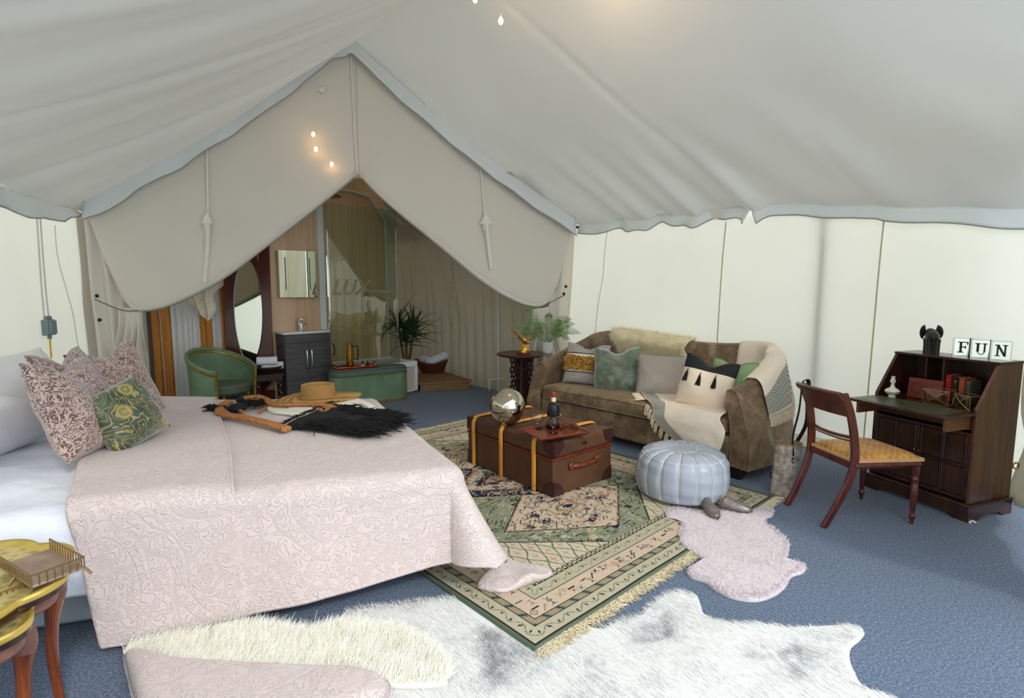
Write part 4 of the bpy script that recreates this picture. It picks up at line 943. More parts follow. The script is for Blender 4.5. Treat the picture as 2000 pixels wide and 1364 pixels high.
# back and arms: one continuous sweep around the plan, with a rising and falling top
plan = cr([(-1.20,.0,0),(-1.23,.28,0),(-1.22,.58,0),(-1.15,.83,0),(-.92,.95,0),(-.45,.98,0),(0,.98,0),(.45,.98,0),(.92,.97,0),(1.18,.88,0),(1.24,.60,0),(1.25,.28,0),(1.20,.0,0)], 91)
tops = cr([(0,.735,0),(1,.80,0),(2,.90,0),(3,.98,0),(4,1.05,0),(5,1.03,0),(6,1.0,0),(7,1.0,0),(8,1.03,0),(9,.99,0),(10,.90,0),(11,.80,0),(12,.735,0)], 91)
def back_sec(i):
    p = plan[i]; t = (plan[min(90, i+1)]-plan[max(0, i-1)]).normalized(); nn = Vector((t.y, -t.x, 0))   # towards the seat
    if nn.y > 0 and abs(p.x) < 1.08: nn = -nn
    if (p.x > 1.08 and nn.x > 0) or (p.x < -1.08 and nn.x < 0): nn = -nn
    T = tops[i].y; arm = sm(.85, 1.15, abs(p.x)); thb = lerp(.09, .085, arm)
    lean = lerp(.10, -.11, arm)
    prof = [(thb*1.1, .10), (thb*1.15, .30), (thb, .45), (thb*.8, T-.16), (thb*.72, T-.07), (thb*.45, T-.015), (0, T), (-thb*.5, T-.012), (-thb*.85, T-.06), (-thb*.9, T-.14), (-thb*.8, .5), (-thb, .30), (-thb, .10)]
    return [p+nn*(a-lean*sm(.35, T, z)+0.0)+Vector((0, 0, z)) for a, z in prof]
m = MB(); secs = [back_sec(i) for i in range(91)]; k = len(secs[0])
m.add([q for s_ in secs for q in s_], [(i*k+j, i*k+(j+1) % k, (i+1)*k+(j+1) % k, (i+1)*k+j) for i in range(90) for j in range(k)]+[tuple(range(k)), tuple(90*k+j for j in range(k))[::-1]])
m.build('back_and_arms', M_vel, sofa, smooth=True, bevel=.012, angle=50)
for i in (0, 90):
    m = MB(); m.tube([q+Vector((0,-.003,0)) for q in secs[i]], .006, 6, closed=True); m.build('arm_piping', M_vel, sofa, smooth=True)
m = MB(); m.tube([secs[36-12][j]+Vector((0,0,.002)) for j in range(2, 9)], .005, 6); m.tube([secs[66][j]+Vector((0,0,.002)) for j in range(2, 9)], .005, 6); m.build('back_seam', M_vel, sofa, smooth=True)
for x, yy in ((-1.16,.05),(1.16,.05),(-1.12,.86),(1.14,.86)):
    m = MB(); m.prism([(x-.045,yy-.04),(x+.045,yy-.04),(x+.045,yy+.04),(x-.045,yy+.04)], 0, .10); m.build('foot', mat('foot_dark', (26,18,14), rough=.4), sofa, bevel=.004)
# ---- cushions on the sofa
SZ = .495
def place(u, v, z=SZ): return W(u, v, z)
# striped with tufted mustard band
tz = NT('zigzag_stripe'); vv = tz.co(1.0); sx_ = tz.N('ShaderNodeSeparateXYZ'); tz.L(vv, sx_.inputs[0]); X, Z = sx_.outputs[0], sx_.outputs[2]
tri = tz.math('PINGPONG', X, .012); zz = tz.math('FRACT', tz.math('DIVIDE', tz.math('ADD', Z, tri), .019)); zig = tz.math('GREATER_THAN', zz, .5)
band = tz.math('LESS_THAN', tz.math('ABSOLUTE', tz.math('SUBTRACT', Z, .235)), .115)
l1 = tz.math('LESS_THAN', tz.math('ABSOLUTE', tz.math('SUBTRACT', tz.math('ABSOLUTE', tz.math('SUBTRACT', Z, .235)), .108)), .006)
c = tz.mix(zig, lin((228,224,212)), lin((40,42,52))); c = tz.mix(band, c, lin((232,226,210))); c = tz.mix(l1, c, lin((30,32,40))); tz.set(Base_Color=c, Roughness=.85)
cs, Pf = cushion('striped_cushion', 'black and white zigzag cushion with shaggy mustard yarn band', place(1140, 752)+Vector((0,.0,0)), (R(-17), R(2), R(-24)), .50, .47, .17, tz.m, dent=.13, seed=41, ears=.03)
rng = random.Random(9); cols = [(236,176,24), (206,130,30), (246,216,96), (150,66,46), (212,198,150), (190,140,30)]
for ci, col in enumerate(cols):
    m = MB()
    for i in range(330):
        u = rng.uniform(.03, .97); v = .5+rng.uniform(-.17, .17); p = Pf(u, v, -1); d = Vector((rng.gauss(0,.7), -1, rng.gauss(0,.7)-.1)).normalized()*rng.uniform(.028,.05)
        m.tube([p, p+d*.55, p+d+Vector((0,0,-.006))], [.003,.0035,.001], 4)
    tag(m.build('yarn_tuft', mat('yarn_%d' % ci, col, rough=.85), cs, smooth=True), kind='stuff')
tgv = NT('sage_velvet'); n = tgv.noise(tgv.co(1.0), 6, 3, .5, 1.5); tgv.set(Base_Color=tgv.ramp(n, [(.35, lin((72,86,68))), (.65, lin((120,134,112)))]), Roughness=.5); tgv.b.inputs['Sheen Weight'].default_value = .9; tgv.bump(n, .5, .02)
cushion('velvet_cushion', 'sage green crushed velvet cushion beside the striped cushion', place(1207, 764), (R(-20), R(-3), R(-16)), .50, .47, .19, tgv.m, dent=.15, seed=52, ears=.02)
cushion('grey_cushion', 'plain light grey-taupe cushion in the middle of the sofa', place(1288, 775), (R(-18), R(1), R(-22)), .47, .42, .15, mat('taupe_linen', (160,150,140), (172,162,152), rough=.85, bump=.3, bs=150, ns=60), dent=.0, seed=63, ears=.03, pipe=mat('taupe_piping', (140,130,120), rough=.8))
tb = NT('cream_black'); vv = tb.co(1.0); sx_ = tb.N('ShaderNodeSeparateXYZ'); tb.L(vv, sx_.inputs[0])
c = tb.mix(tb.math('GREATER_THAN', sx_.outputs[2], .335), lin((226,206,184)), lin((20,22,26))); tb.set(Base_Color=c, Roughness=.85)
ca, Pa = cushion('tassel_cushion', 'cream cushion with black top and three black tassels', place(1368, 798)-SY*.03, (R(-18), R(9), R(-36)), .47, .47, .18, tb.m, dent=.17, seed=71, ears=.02)
M_tas = mat('tassel_black', (14,14,16), rough=.8)
for u in (.14, .40, .68):
    p = Pa(u, .63, -1)+Vector((0, -.012, 0)); m = MB()
    m.tube([p+Vector((0,.008,.03)), p], .004, 5); m.ell(p+Vector((0,0,-.002)), (.009,.009,.009), 8, 6)
    for i in range(34):
        a = rng.uniform(0, 2*PI); r = rng.uniform(.003, .010); q = p+Vector((r*math.cos(a), r*math.sin(a)*.6, -.008)); m.tube([q, q+Vector((r*math.cos(a)*.7, 0, -.035)), q+Vector((r*math.cos(a)*1.6, -.004, -.075-rng.random()*.008))], .0028, 4)
    m.build('tassel', M_tas, ca, smooth=True)
cushion('plain_green_cushion', 'plain pale green cushion against the right sofa arm', place(1433, 800)-SX*.06-SY*.02, (R(-18), R(3), R(-40)), .38, .44, .15, mat('pale_green', (128,152,106), (142,164,118), rough=.7, bump=.15, bs=14, bd=.02), dent=.11, seed=82, ears=.02, pipe=mat('pale_green_piping', (110,134,88), rough=.7))
# ---- fleece draped over the back
def backtop(x):      # top point of the back at local x
    best = min(range(91), key=lambda i: abs(plan[i].x-x)+(9 if plan[i].y < .6 else 0)); return secs[best][6]
fo = [(-.90,.42),(-.78,.46),(-.60,.42),(-.38,.45),(-.12,.42),(.02,.38),(.13,.25),(.10,.10),(.15,-.02),(.04,-.26),(-.14,-.36),(-.34,-.38),(-.54,-.34),(-.66,-.17),(-.74,-.02),(-.84,.12),(-.92,.24)]
def fleece_pt(x, h, lift=.012):      # h: distance down the front of the back from the top (negative part lies over the top)
    T = backtop(x); d = .20-h   # d>0 lies over the top, <0 hangs down the front
    if h > .20: e = h-.20; return Vector((x, T.y+.03+min(e,.05)+0, T.z+lift-max(0, e-.06)*.95+.0))
    dd = .20-h; return Vector((x, T.y-.02-.075*min(1, dd/.08)+.03*dd+(-lift), T.z+lift*.5-dd*.96))
FV = []; pts2 = scatter(fo, 26000, 3)
P3 = []; N3 = []
for x, h in pts2:
    p = fleece_pt(x, h); P3.append(p); N3.append((0, -.9, .35) if h < .18 else ((0,-.25,.95) if h < .27 else (0,.9,.4)))
P3 = np.array([tuple(p) for p in P3]); bmp = np.array([.02*nz(x*9, h*9, 4) for x, h in pts2]); P3[:, 1] -= bmp+.004
fleece = thing('sheepskin_throw', 'cream long-haired sheepskin draped over the sofa back', 'sheepskin', SC, SR)
M_fle = wool('fleece_cream', (250,236,200), (255,250,228), 12, .12)
m = MB(); O = closed_cr([(a, b, 0) for a, b in fo], 80); cc = sum(O, Vector())/80; R_ = 12
V = [fleece_pt(cc.x+(o.x-cc.x)*t/R_, cc.y+(o.y-cc.y)*t/R_, .02) for t in range(R_+1) for o in O]
m.add(V, [(t*80+i, t*80+(i+1) % 80, (t+1)*80+(i+1) % 80, (t+1)*80+i) for t in range(R_) for i in range(80)]); m.build('hide', M_fle, fleece, smooth='all', solid=.012)
tag(fur('wool', P3, N3, .055, M_fle, fleece, .0026, (0,-.2,-.35), .5), kind='stuff')
# ---- throw blanket over the right corner and the seat
tt = NT('throw_weave'); vv = tt.co(1.0); uvn = tt.N('ShaderNodeAttribute'); uvn.attribute_name = 'throwuv'; sx_ = tt.N('ShaderNodeSeparateXYZ'); tt.L(uvn.outputs['Vector'], sx_.inputs[0]); U, V_ = sx_.outputs[0], sx_.outputs[1]
tri = tt.math('PINGPONG', U, .012); zz = tt.math('FRACT', tt.math('DIVIDE', tt.math('ADD', V_, tri), .014)); zig = tt.math('GREATER_THAN', zz, .48)
ds_ = tt.math('ABSOLUTE', tt.math('SUBTRACT', V_, .085)); bandm = tt.math('LESS_THAN', ds_, .055)
ln = tt.noise(vv, 200, 2); basec = tt.ramp(ln, [(.3, lin((222,206,186))), (.7, lin((246,230,212)))])
c = tt.mix(bandm, basec, tt.mix(zig, lin((206,200,186)), lin((78,82,80)))); tt.set(Base_Color=c, Roughness=.85); tt.bump(ln, .4, .003); M_thr = tt.m
def cloth(name, fn, nu, nv, parent, uvfn, solid=.006):
    m = MB(); m.grid(fn, nu, nv); me = bpy.data.meshes.new(name); me.from_pydata(m.v, [], m.f); me.materials.append(M_thr)
    at_ = me.attributes.new('throwuv', 'FLOAT_VECTOR', 'POINT'); at_.data.foreach_set('vector', [x for j in range(nv+1) for i in range(nu+1) for x in (*uvfn(i/nu, j/nv), 0)])
    me.polygons.foreach_set('use_smooth', [True]*len(me.polygons)); o = bpy.data.objects.new(name, me); C.objects.link(o); o.parent = parent
    d = o.modifiers.new('solid', 'SOLIDIFY'); d.thickness = solid; d.offset = 1; return o
thr = thing('woven_throw', 'cream woven throw with grey zigzag border over sofa corner', 'throw', (0,0,0))
# seat portion: (v 0 at the tasselled diagonal edge) -> (v 1 at the arm)
e0 = [(1258,768,.50),(1272,786,.495),(1276,800,.44),(1290,822,.34),(1318,848,.29),(1345,872,.20),(1368,896,.10)]
def wpt(u, v, z=None, lx=None): return W(u, v, z)
def frontplane(u, v): A = sf(-1, -.025); B = sf(1, -.025); return PL(u, v, A, B)
eA = [W(1252,770,.505), W(1262,784,.505), sf(0.37,-.01,.47), frontplane(1285,822), frontplane(1312,850), frontplane(1338,872), frontplane(1362,892)]
eB = [W(1370,765,.52), W(1395,780,.52), sf(1.02,.10,.505), sf(1.04,-.015,.49), frontplane(1420,842), frontplane(1414,868), frontplane(1402,893)]
EA = cr(eA, 50); EB = cr(eB, 50); EA2 = cr(eA, 71); EB2 = cr(eB, 71)
def seatcl(u, v):
    i = min(70, int(u*70+.5)); p = EA2[i].lerp(EB2[i], v); bow = math.sin(PI*v)
    ly = (p-SC).dot(SY); p.z = lerp(p.z, max(p.z, .526), sm(-.02, .02, ly)); p.z += .006*nz(p.x*9, p.y*9)
    p += Vector((-.743,-.669,0))*.02*bow*sm(.03, -.01, ly)
    p += Vector((-.743,-.669,0))*(.032+.008*nz(u*6, v*5))*sm(.33,.45,u); return p
cloth('seat_drape', seatcl, 70, 40, thr, lambda u, v: (u*.95, .02+v*.62))
# drape over the back corner and the outside of the arm
def armtop(i): return secs[i][6]
rows = []
for i in range(56, 84):
    s_ = secs[i]; q = [s_[j] for j in (2, 3, 4, 5, 6, 7, 8, 9, 10)]; q = cr(q, 30); t = (i-56)/27
    nn = (s_[2]-s_[10]); nn.z = 0; nn = nn.normalized(); rows.append([sf(p.x, p.y, p.z)+((SX*nn.x+SY*nn.y)*(.02 if k < 15 else -.02))+Vector((0,0,.012)) for k, p in enumerate(q)])
def backcl(u, v):
    i = min(26.999, u*27); a = int(i); f = i-a
    lo = lerp(1.5, 9.5, sm(.62, 1.0, u)); hi = lerp(19, 29, sm(.1,.6,u))
    k = lerp(lo, hi, v); b = min(28, int(k)); g = k-b
    p = rows[a][b].lerp(rows[a][b+1], g).lerp(rows[a+1][b].lerp(rows[a+1][b+1], g), f); return p+Vector((0, 0, .006*nz(u*9, v*5)))
cloth('back_drape', backcl, 60, 40, thr, lambda u, v: (u*.8, .02+(1-v)*.62))
# tassels along the hanging edges
M_fr = mat('fringe_cream', (214,198,170), rough=.9); m = MB(); rng = random.Random(2)
for k in range(3, 27):
    p = EA[min(49, 8+int(k*1.55))]+Vector((-.743,-.669,0))*.03; d = Vector((-.03, -.0, -1))
    for j in range(5): q = p+Vector((rng.gauss(0,.005), rng.gauss(0,.004), 0)); m.tube([q, q+Vector((-.012,0,-.03)), q+Vector((-.02+rng.gauss(0,.004), rng.gauss(0,.004), -.085))], [.0035,.003,.002], 4)
for k in range(12):
    p = EA[int(k*.7)]+Vector((0,0,.008)); 
    for j in range(5): q = p+Vector((rng.gauss(0,.006), rng.gauss(0,.006), 0)); m.tube([q, q+Vector((-.05, -.01+rng.gauss(0,.012), .004)), q+Vector((-.09+rng.gauss(0,.01), -.02+rng.gauss(0,.02), 0))], [.004,.003,.002], 4)
for k in range(44):
    u = k/43; p = backcl(u, 1.0); 
    if u < .25: continue
    for j in range(5): q = p+SX*(rng.gauss(.004,.005))+Vector((0,0,0)); m.tube([q, q+SX*.012+Vector((0,0,-.03)), q+SX*(.018+rng.gauss(0,.006))+Vector((0,0,-.085))], [.0035,.003,.002], 4)
tag(m.build('tassel_fringe', M_fr, thr, smooth=True), kind='stuff')
# ================================================================ ROUND CARVED TABLE
RT = Vector((.12, 6.66, 0)); rt = thing('carved_side_table', 'round dark wood side table with pierced carved base left of sofa', 'table', RT, 0)
m = MB(); m.lathe([(0,.725),(.29,.725),(.31,.735),(.312,.75),(.30,.757),(.28,.752),(0,.752)], 48); m.build('top', wood('rosewood', (50,18,12), (84,34,24), 4, 0, .35, .2), rt, smooth=True)
M_carv = wood('rosewood_carved', (34,14,10), (60,26,18), 8, 2, .5)
for k in range(4):
    a = k*PI/2+.5; ca_, sa_ = math.cos(a), math.sin(a); prof = cr([(.03,.725,0),(.165,.72,0),(.15,.62,0),(.17,.54,0),(.15,.42,0),(.17,.34,0),(.12,.26,0),(.15,.16,0),(.21,.04,0),(.22,0,0),(.16,0,0),(.10,.12,0),(.03,.22,0)], 60)
    # pierced panel: a lattice of struts around leaf-shaped openings
    holes = [(.06+.045*i+(.02 if j % 2 else 0), .30+.055*j) for j in range(8) for i in range(2)]
    N_ = 40; cells = []
    poly = [(p.x, p.y) for p in prof]
    gx, gz = 26, 80; mbp = MB(); th = .011
    pts_ = np.array([(.0+.24*(i+.5)/gx, .725*(j+.5)/gz) for j in range(gz) for i in range(gx)]); ins = inside(poly, pts_)
    for q, okk in zip(pts_, ins):
        if not okk: continue
        if q[1] > .27 and q[1] < .70:
            hx = abs(((q[0]*22+(int(q[1]*17) % 2)*.5) % 1)-.5); hz_ = abs(((q[1]*17) % 1)-.5)
            if (hx/.30)**2+(hz_/.34)**2 < 1 and q[0] > .02: continue
        x, z = q; w2, h2 = .24/gx/2, .725/gz/2
        P = [(xx*ca_-yy*sa_, xx*sa_+yy*ca_, zz) for xx in (x-w2, x+w2) for yy in (-th/2, th/2) for zz in (z-h2, z+h2)]
        mbp.add(P, [(0,1,3,2),(4,6,7,5),(0,4,5,1),(2,3,7,6),(0,2,6,4),(1,5,7,3)])
    mbp.build('carved_leg', M_carv, rt)
m = MB(); m.lathe([(0,.0),(.05,.0),(.05,.25),(.03,.3),(.03,.7),(0,.7)], 12); m.build('post', M_carv, rt, smooth=True)
# eagle
eg = thing('brass_eagle', 'polished gold eagle with raised wings on the round table', 'figurine', YP(1024, 691, 6.50)+Vector((0,0,0)), 0); eg.location.z = .757; E_ = eg.location
m = MB(); m.prism([(.095*math.cos(R(a)), .075*math.sin(R(a))) for a in range(0, 360, 45)], 0, .02); m.prism([(.085*math.cos(R(a)), .065*math.sin(R(a))) for a in range(0, 360, 45)], .02, .032); m.build('plinth', M_maho, eg, bevel=.003)
m = MB()
for i in range(26): a = i*2.4; r = .055*(1-i/34); m.ell((r*math.cos(a), r*.7*math.sin(a), .045+i*.0030), (.018,.016,.016), 7, 5)
m.lathe([(.05,.032),(.045,.08),(.022,.12),(0,.13)], 12); m.build('rock', M_gold, eg, smooth=True)
m = MB(); m.tube(cr([(-.03,0,.215),(-.005,0,.19),(.01,0,.165),(.03,.005,.15),(.07,.01,.15)], 14), [.006,.014,.02,.023,.026,.028,.028,.026,.024,.02,.018,.02,.022,.010], 10); m.ell((-.045,0,.225),(.018,.014,.014),10,8); m.tube([(-.058,0,.226),(-.075,0,.218),(-.078,0,.210)], [.007,.004,.001], 6)
for dx in (-.005, .02): m.tube([(dx,0,.15),(dx-.004,0,.12)], [.012,.007], 7)
m.build('body', M_gold, eg, smooth=True)
def wing(pts, s_):
    mb = MB(); q = cr(pts, 16)
    for i in range(15):
        t = i/14; mb.tube([q[i], q[i]+(q[i+1]-q[i])*1.5+Vector((.012*s_, 0, -.075*(1-.5*t)))], [.007, .004], 5, flat=.4)
    mb.tube(q, [.012*(1-.75*i/15) for i in range(16)], 7); return mb
wing([(-.01,.0,.17),(-.06,.02,.20),(-.10,.03,.27),(-.15,.03,.31),(-.21,.03,.35)], 1).build('wing', M_gold, eg, smooth=True)
wing([(.02,.02,.17),(.08,.03,.20),(.13,.03,.26),(.17,.03,.31),(.20,.03,.34)], -1).build('wing', M_gold, eg, smooth=True)
# fern
fn_ = thing('potted_fern', 'green fern in a small white pot on the round table', 'plant', YP(1068, 686, 6.72), 0); fn_.location.z = .757
m = MB(); m.lathe([(0,0),(.058,0),(.075,.13),(.078,.135),(.070,.135),(.066,.12),(0,.12)], 24); m.build('pot', mat('white_ceramic', (222,222,226), rough=.3), fn_, smooth=True)
m = MB(); m.lathe([(0,.118),(.066,.118)], 16); m.build('soil', mat('soil', (40,30,22), rough=.95), fn_)
M_fern = mat('fern_green', (52,92,36), (112,150,70), rough=.5, ns=18); M_fern2 = mat('fern_stalk', (104,128,64), rough=.6)
fr_ = [((-.30,.0,.58),.15,-.2),((.30,.0,.42),.10,.1),((.42,.02,.24),.05,-.4),((.34,.0,.36),.05,.0),((-.38,.0,.31),.06,-.4),((-.24,.0,.40),.06,0),((-.36,.05,.22),.02,-.5),((.02,-.1,.50),.02,0),((.18,.05,.40),.0,-.1),((-.12,-.1,.36),.0,-.2),((.20,-.1,.30),.02,-.5),((-.22,-.05,.16),.05,-.4),((.30,.1,.15),.06,-.3)]
for k, (end, bow, dr) in enumerate(fr_):
    e = Vector(end); base = Vector((e.x*.08, e.y*.1, .125)); mid = base.lerp(e, .5)+Vector((-.0*e.x, 0, .07+bow*.4)); q = cr([base, mid, e], 22); mb = MB()
    side0 = Vector((0, 1, 0)).cross((e-base).normalized()); 
    m2 = MB(); m2.tube(q, [.0035*(1-.7*i/21) for i in range(22)], 5); st_ = m2.build('frond', M_fern2, fn_, smooth=True)
    for i in range(5, 22):
        t = i/21; L = .075*math.sin(PI*min(1, (t-.15)/.85)**.7)+.008; dr_ = (q[i]-q[i-1]).normalized()
        sd = dr_.cross(Vector((.15, -.9, .4))).normalized()
        for s_ in (-1, 1):
            d = (sd*s_+dr_*.55).normalized()*L; w = dr_*.007
            mb.add([q[i]-w*.3, q[i]+w*.5, q[i]+d*.55+w, q[i]+d, q[i]+d*.5-w*.4], [(0,1,2,3,4)])
    mb.build('leaflets', M_fern, st_, smooth=False)
# ================================================================ TRUNK
TRo = Vector((.304, 3.846, 0)); TA = -50.0; TX = Vector((math.cos(R(TA)), math.sin(R(TA)), 0)); TY = Vector((-math.sin(R(TA)), math.cos(R(TA)), 0))
def tk(x, y, z=0): return TRo+TX*x+TY*y+Vector((0, 0, z))
TH = .42; TL = 1.08; TD = .66; FZ = .014
tr_ = thing('travel_trunk', 'old brown canvas travel trunk with yellow wooden ribs on rug', 'trunk', TRo+Vector((0,0,FZ)), TA)
M_trk = mat('trunk_canvas', (72,46,30), (92,60,40), rough=.55, ns=4, bump=.12, bs=200); M_rib = mat('trunk_rib', (214,150,58), (180,112,34), rough=.4, ns=14, lo=.55, hi=.75); M_lea = mat('oxblood_leather', (44,20,22), (62,28,26), rough=.4, ns=20, coat=.2)
m = MB(); m.bb(-TL, 0, 0, TD, 0, .275); m.build('body', M_trk, tr_, bevel=.008)
m = MB(); m.bb(-TL-.004, .004, -.004, TD+.004, .28, TH); m.build('lid', M_trk, tr_, bevel=.035, bseg=5)
m = MB(); m.bb(-TL-.006, .006, -.007, TD+.006, .268, .290); m.build('leather_edge', mat('edge_leather', (116,44,22), (80,30,18), rough=.4, ns=16), tr_, bevel=.003)
for x in (-.98, -.60, -.20):
    q = [(x,-.010,.0),(x,-.010,.20),(x,-.012,.36),(x,.005,.405),(x,.045,TH+.008),(x,.3,TH+.010),(x,TD-.045,TH+.008),(x,TD+.0,.405),(x,TD+.012,.36),(x,TD+.010,.0)]
    m = MB()
    for (x0, x1, pts) in ((x-.021, x+.021, q),):
        P = cr(pts, 60); vsx = []
        for i, p in enumerate(P):
            t = (P[min(59, i+1)]-P[max(0, i-1)]).normalized(); nn = Vector((0, -t.z, t.y)); nn = nn if (nn.z > 0 or abs(nn.y) > .5) else -nn
            c_ = Vector((x, TD/2, .2)); 
            if nn.dot(p-c_) < 0: nn = -nn
            for dx, h in ((-.021,0),(-.019,.008),(-.008,.013),(.008,.013),(.019,.008),(.021,0)): vsx.append(Vector((x+dx, p.y, p.z))+nn*h)
        m.add(vsx, [(i*6+j, i*6+(j+1) % 6, (i+1)*6+(j+1) % 6, (i+1)*6+j) for i in range(59) for j in range(6)]+[(0,1,2,3,4,5), tuple(59*6+j for j in range(6))[::-1]])
    m.build('rib', M_rib, tr_, smooth=True)
def corner(cx, cy, cz, sx_, sy_, sz_):
    m = MB(); r = .105
    def patch(ax):
        P = [(0,0)]+[(r*math.cos(R(a)), r*math.sin(R(a))) for a in range(0, 91, 10)]
        for s_, o_ in ((1, .005),): 
            V = []
            for (a, b) in P:
                for h in (-.03, .0085):
                    if ax == 0: V.append((cx+sx_*h, cy-sy_*a, cz-sz_*b))
                    elif ax == 1: V.append((cx-sx_*a, cy+sy_*h, cz-sz_*b))
                    else: V.append((cx-sx_*a, cy-sy_*b, cz+sz_*h))
            n = len(P); m.add(V, [tuple(2*i for i in range(n)), tuple(2*i+1 for i in range(n))[::-1]]+[(2*i, 2*((i+1) % n), 2*((i+1) % n)+1, 2*i+1) for i in range(n)])
    for ax in (0, 1, 2): patch(ax)
    c_ = m.build('leather_corner', M_lea, tr_)
    m = MB()
    for a in range(8, 90, 18):
        for ax in (0, 1):
            u_, v_ = .074*math.cos(R(a)), .074*math.sin(R(a)); p = (cx+sx_*.005, cy-sy_*u_, cz-sz_*v_) if ax == 0 else (cx-sx_*u_, cy+sy_*.005, cz-sz_*v_); m.ell(p, (.004,.004,.004), 6, 4)
    m.build('rivets', M_brass, c_, smooth=True)
for cx, sx_ in ((.004, 1), (-TL-.004, -1)):
    for cy, sy_ in ((-.004, -1), (TD+.004, 1)):
        corner(cx-sx_*.002, cy-sy_*.002, TH-.012, sx_, sy_, 1); corner(cx-sx_*.005, cy-sy_*.005, .002, sx_, sy_, -1)
# handle on the near end
m = MB(); yc = TD*.50; m.tube(cr([(.012,yc-.14,.20),(.03,yc-.09,.20),(.042,yc,.20),(.03,yc+.09,.20),(.012,yc+.14,.20)], 20), [.014]*20, 8, flat=.9)
hd = m.build('handle', mat('handle_leather', (130,56,28), (86,34,20), rough=.35, ns=20), tr_, smooth=True)
for s_ in (-1, 1):
    m = MB(); m.ell((.012, yc+s_*.145, .20), (.014,.032,.030), 12, 8); m.tube([(.02, yc+s_*.105-.0, .178), (.034, yc+s_*.105, .20), (.02, yc+s_*.105, .222)], .006, 6); m.build('handle_mount', mat('handle_leather', (130,56,28)), hd, smooth=True)
    m = MB(); m.tube([(.02, yc+s_*.085, .175),(.046, yc+s_*.085,.18),(.046, yc+s_*.085,.22),(.02, yc+s_*.085,.225)], .003, 5, closed=True); m.build('buckle', M_brass, hd, smooth=True)
m = MB(); m.bb(.004,.010,yc-.025,yc+.025,.345,.365); m.build('lock_plate', mat('lock_dark', (70,56,40), rough=.4, metal=.8), tr_, bevel=.003)
TZ2 = TH+FZ+.008
# mirrored sphere
sp_ = W(991, 832, TZ2); sph = thing('mirror_sphere', 'large silver mirrored glass ball sitting on the trunk', 'sphere', (sp_.x, sp_.y+.05, TZ2))
m = MB(); m.ell((0,0,.150), (.150,.150,.150), 48, 32); m.build('ball', mat('silvered_glass', (196,188,168), rough=.05, metal=1), sph, smooth='all')
# leather tray
ty = W(1083, 846, TZ2+.015); tyr = thing('leather_tray', 'reddish brown stitched leather tray on the trunk top', 'tray', (ty.x, ty.y, TZ2+.010), -62)
M_tray = mat('tray_leather', (132,60,34), (104,42,24), rough=.35, ns=14, coat=.2)
m = MB()
def trayf(u, v):
    x, yy = (u-.5)*.34, (v-.5)*.46; e = max(abs(u-.5), abs(v-.5))*2; return Vector((x, yy, .004+.026*sm(.82, 1, e)))
m.grid(trayf, 24, 24); m.build('base', M_tray, tyr, smooth='all', solid=.004)
m = MB()
for k in range(26):
    for s_ in (-1, 1): m.bb(s_*.150-.003, s_*.150+.003, -.21+k*.0165, -.204+k*.0165, .018, .024); 
for k in range(19):
    for s_ in (-1, 1): m.bb(-.15+k*.0165, -.144+k*.0165, s_*.21-.003, s_*.21+.003, .018, .024)
tag(m.build('stitching', mat('stitch_dark', (40,16,12), rough=.8), tyr), kind='stuff')
def on_tray(u, v): return W(u, v, TZ2+.018)
bo_ = thing('spirit_bottle', 'black spirit bottle with red cap on the leather tray', 'bottle', on_tray(1081, 838)+Vector((0,.02,0)))
m = MB(); m.lathe([(0,0),(.046,0),(.050,.006),(.050,.165),(.046,.19),(.024,.205),(.018,.215),(.018,.25),(0,.25)], 30); m.build('body', mat('bottle_black', (16,17,20), rough=.25, spec=.5), bo_, smooth=True)
m = MB(); m.lathe([(.0185,.215),(.0195,.216),(.0195,.252),(.0185,.253)], 20); m.build('neck_label', mat('label_cream', (222,208,160), rough=.6), bo_, smooth=True)
m = MB(); m.lathe([(0,.25),(.0205,.25),(.021,.258),(.021,.28),(.017,.288),(0,.289)], 20); m.build('cap', mat('cap_red', (132,40,24), rough=.4), bo_, smooth=True)
m = MB()
for a in range(10): m.box((.0505*math.cos(R(-60+a*3)), .0505*math.sin(R(-60+a*3)), .10), (.002,.0018,.007))
m.build('gold_print', M_gold, bo_)
tg2 = NT('clear_glass'); tg2.set(Base_Color=(1,.98,.96,1), Roughness=.02, IOR=1.3); tg2.b.inputs['Transmission Weight'].default_value = 1.0; M_cg = tg2.m
for k, (u, v, lb) in enumerate(((1050, 838, 'round stemmed glass on the tray, nearer the mirrored ball'), (1080, 846, 'round stemmed glass on the tray, in front of the black bottle'))):
    p = on_tray(u, v)+Vector((0, -.0, 0)); gl_ = thing('cocktail_glass', lb, 'glass', p, 0, 'cocktail glasses')
    m = MB(); m.lathe([(0,0),(.032,0),(.030,.003),(.005,.008),(.004,.04),(.012,.048),(.035,.062),(.050,.085),(.046,.11),(.038,.128),(.0365,.128),(.044,.11),(.048,.086),(.034,.064),(.01,.051),(0,.050)], 30); m.build('bowl', M_cg, gl_, smooth=True)
lb_ = thing('leather_strap_coil', 'brown coiled leather strap lying on the tray corner', 'strap', on_tray(1112, 838))
m = MB()
for k, (r, z) in enumerate(((.05,.012),(.04,.03))): m.tube([(r*math.cos(a)*1.3, r*math.sin(a), z+.006*math.sin(a*2)) for a in [i*PI/16 for i in range(32)]], .013, 6, closed=True, flat=.35)
m.tube(cr([(.05,0,.012),(.09,-.01,.016),(.13,-.02,.012)], 10), .012, 6, flat=.35); m.build('strap', mat('strap_brown', (112,56,30), (72,34,20), rough=.4, ns=30), lb_, smooth=True)
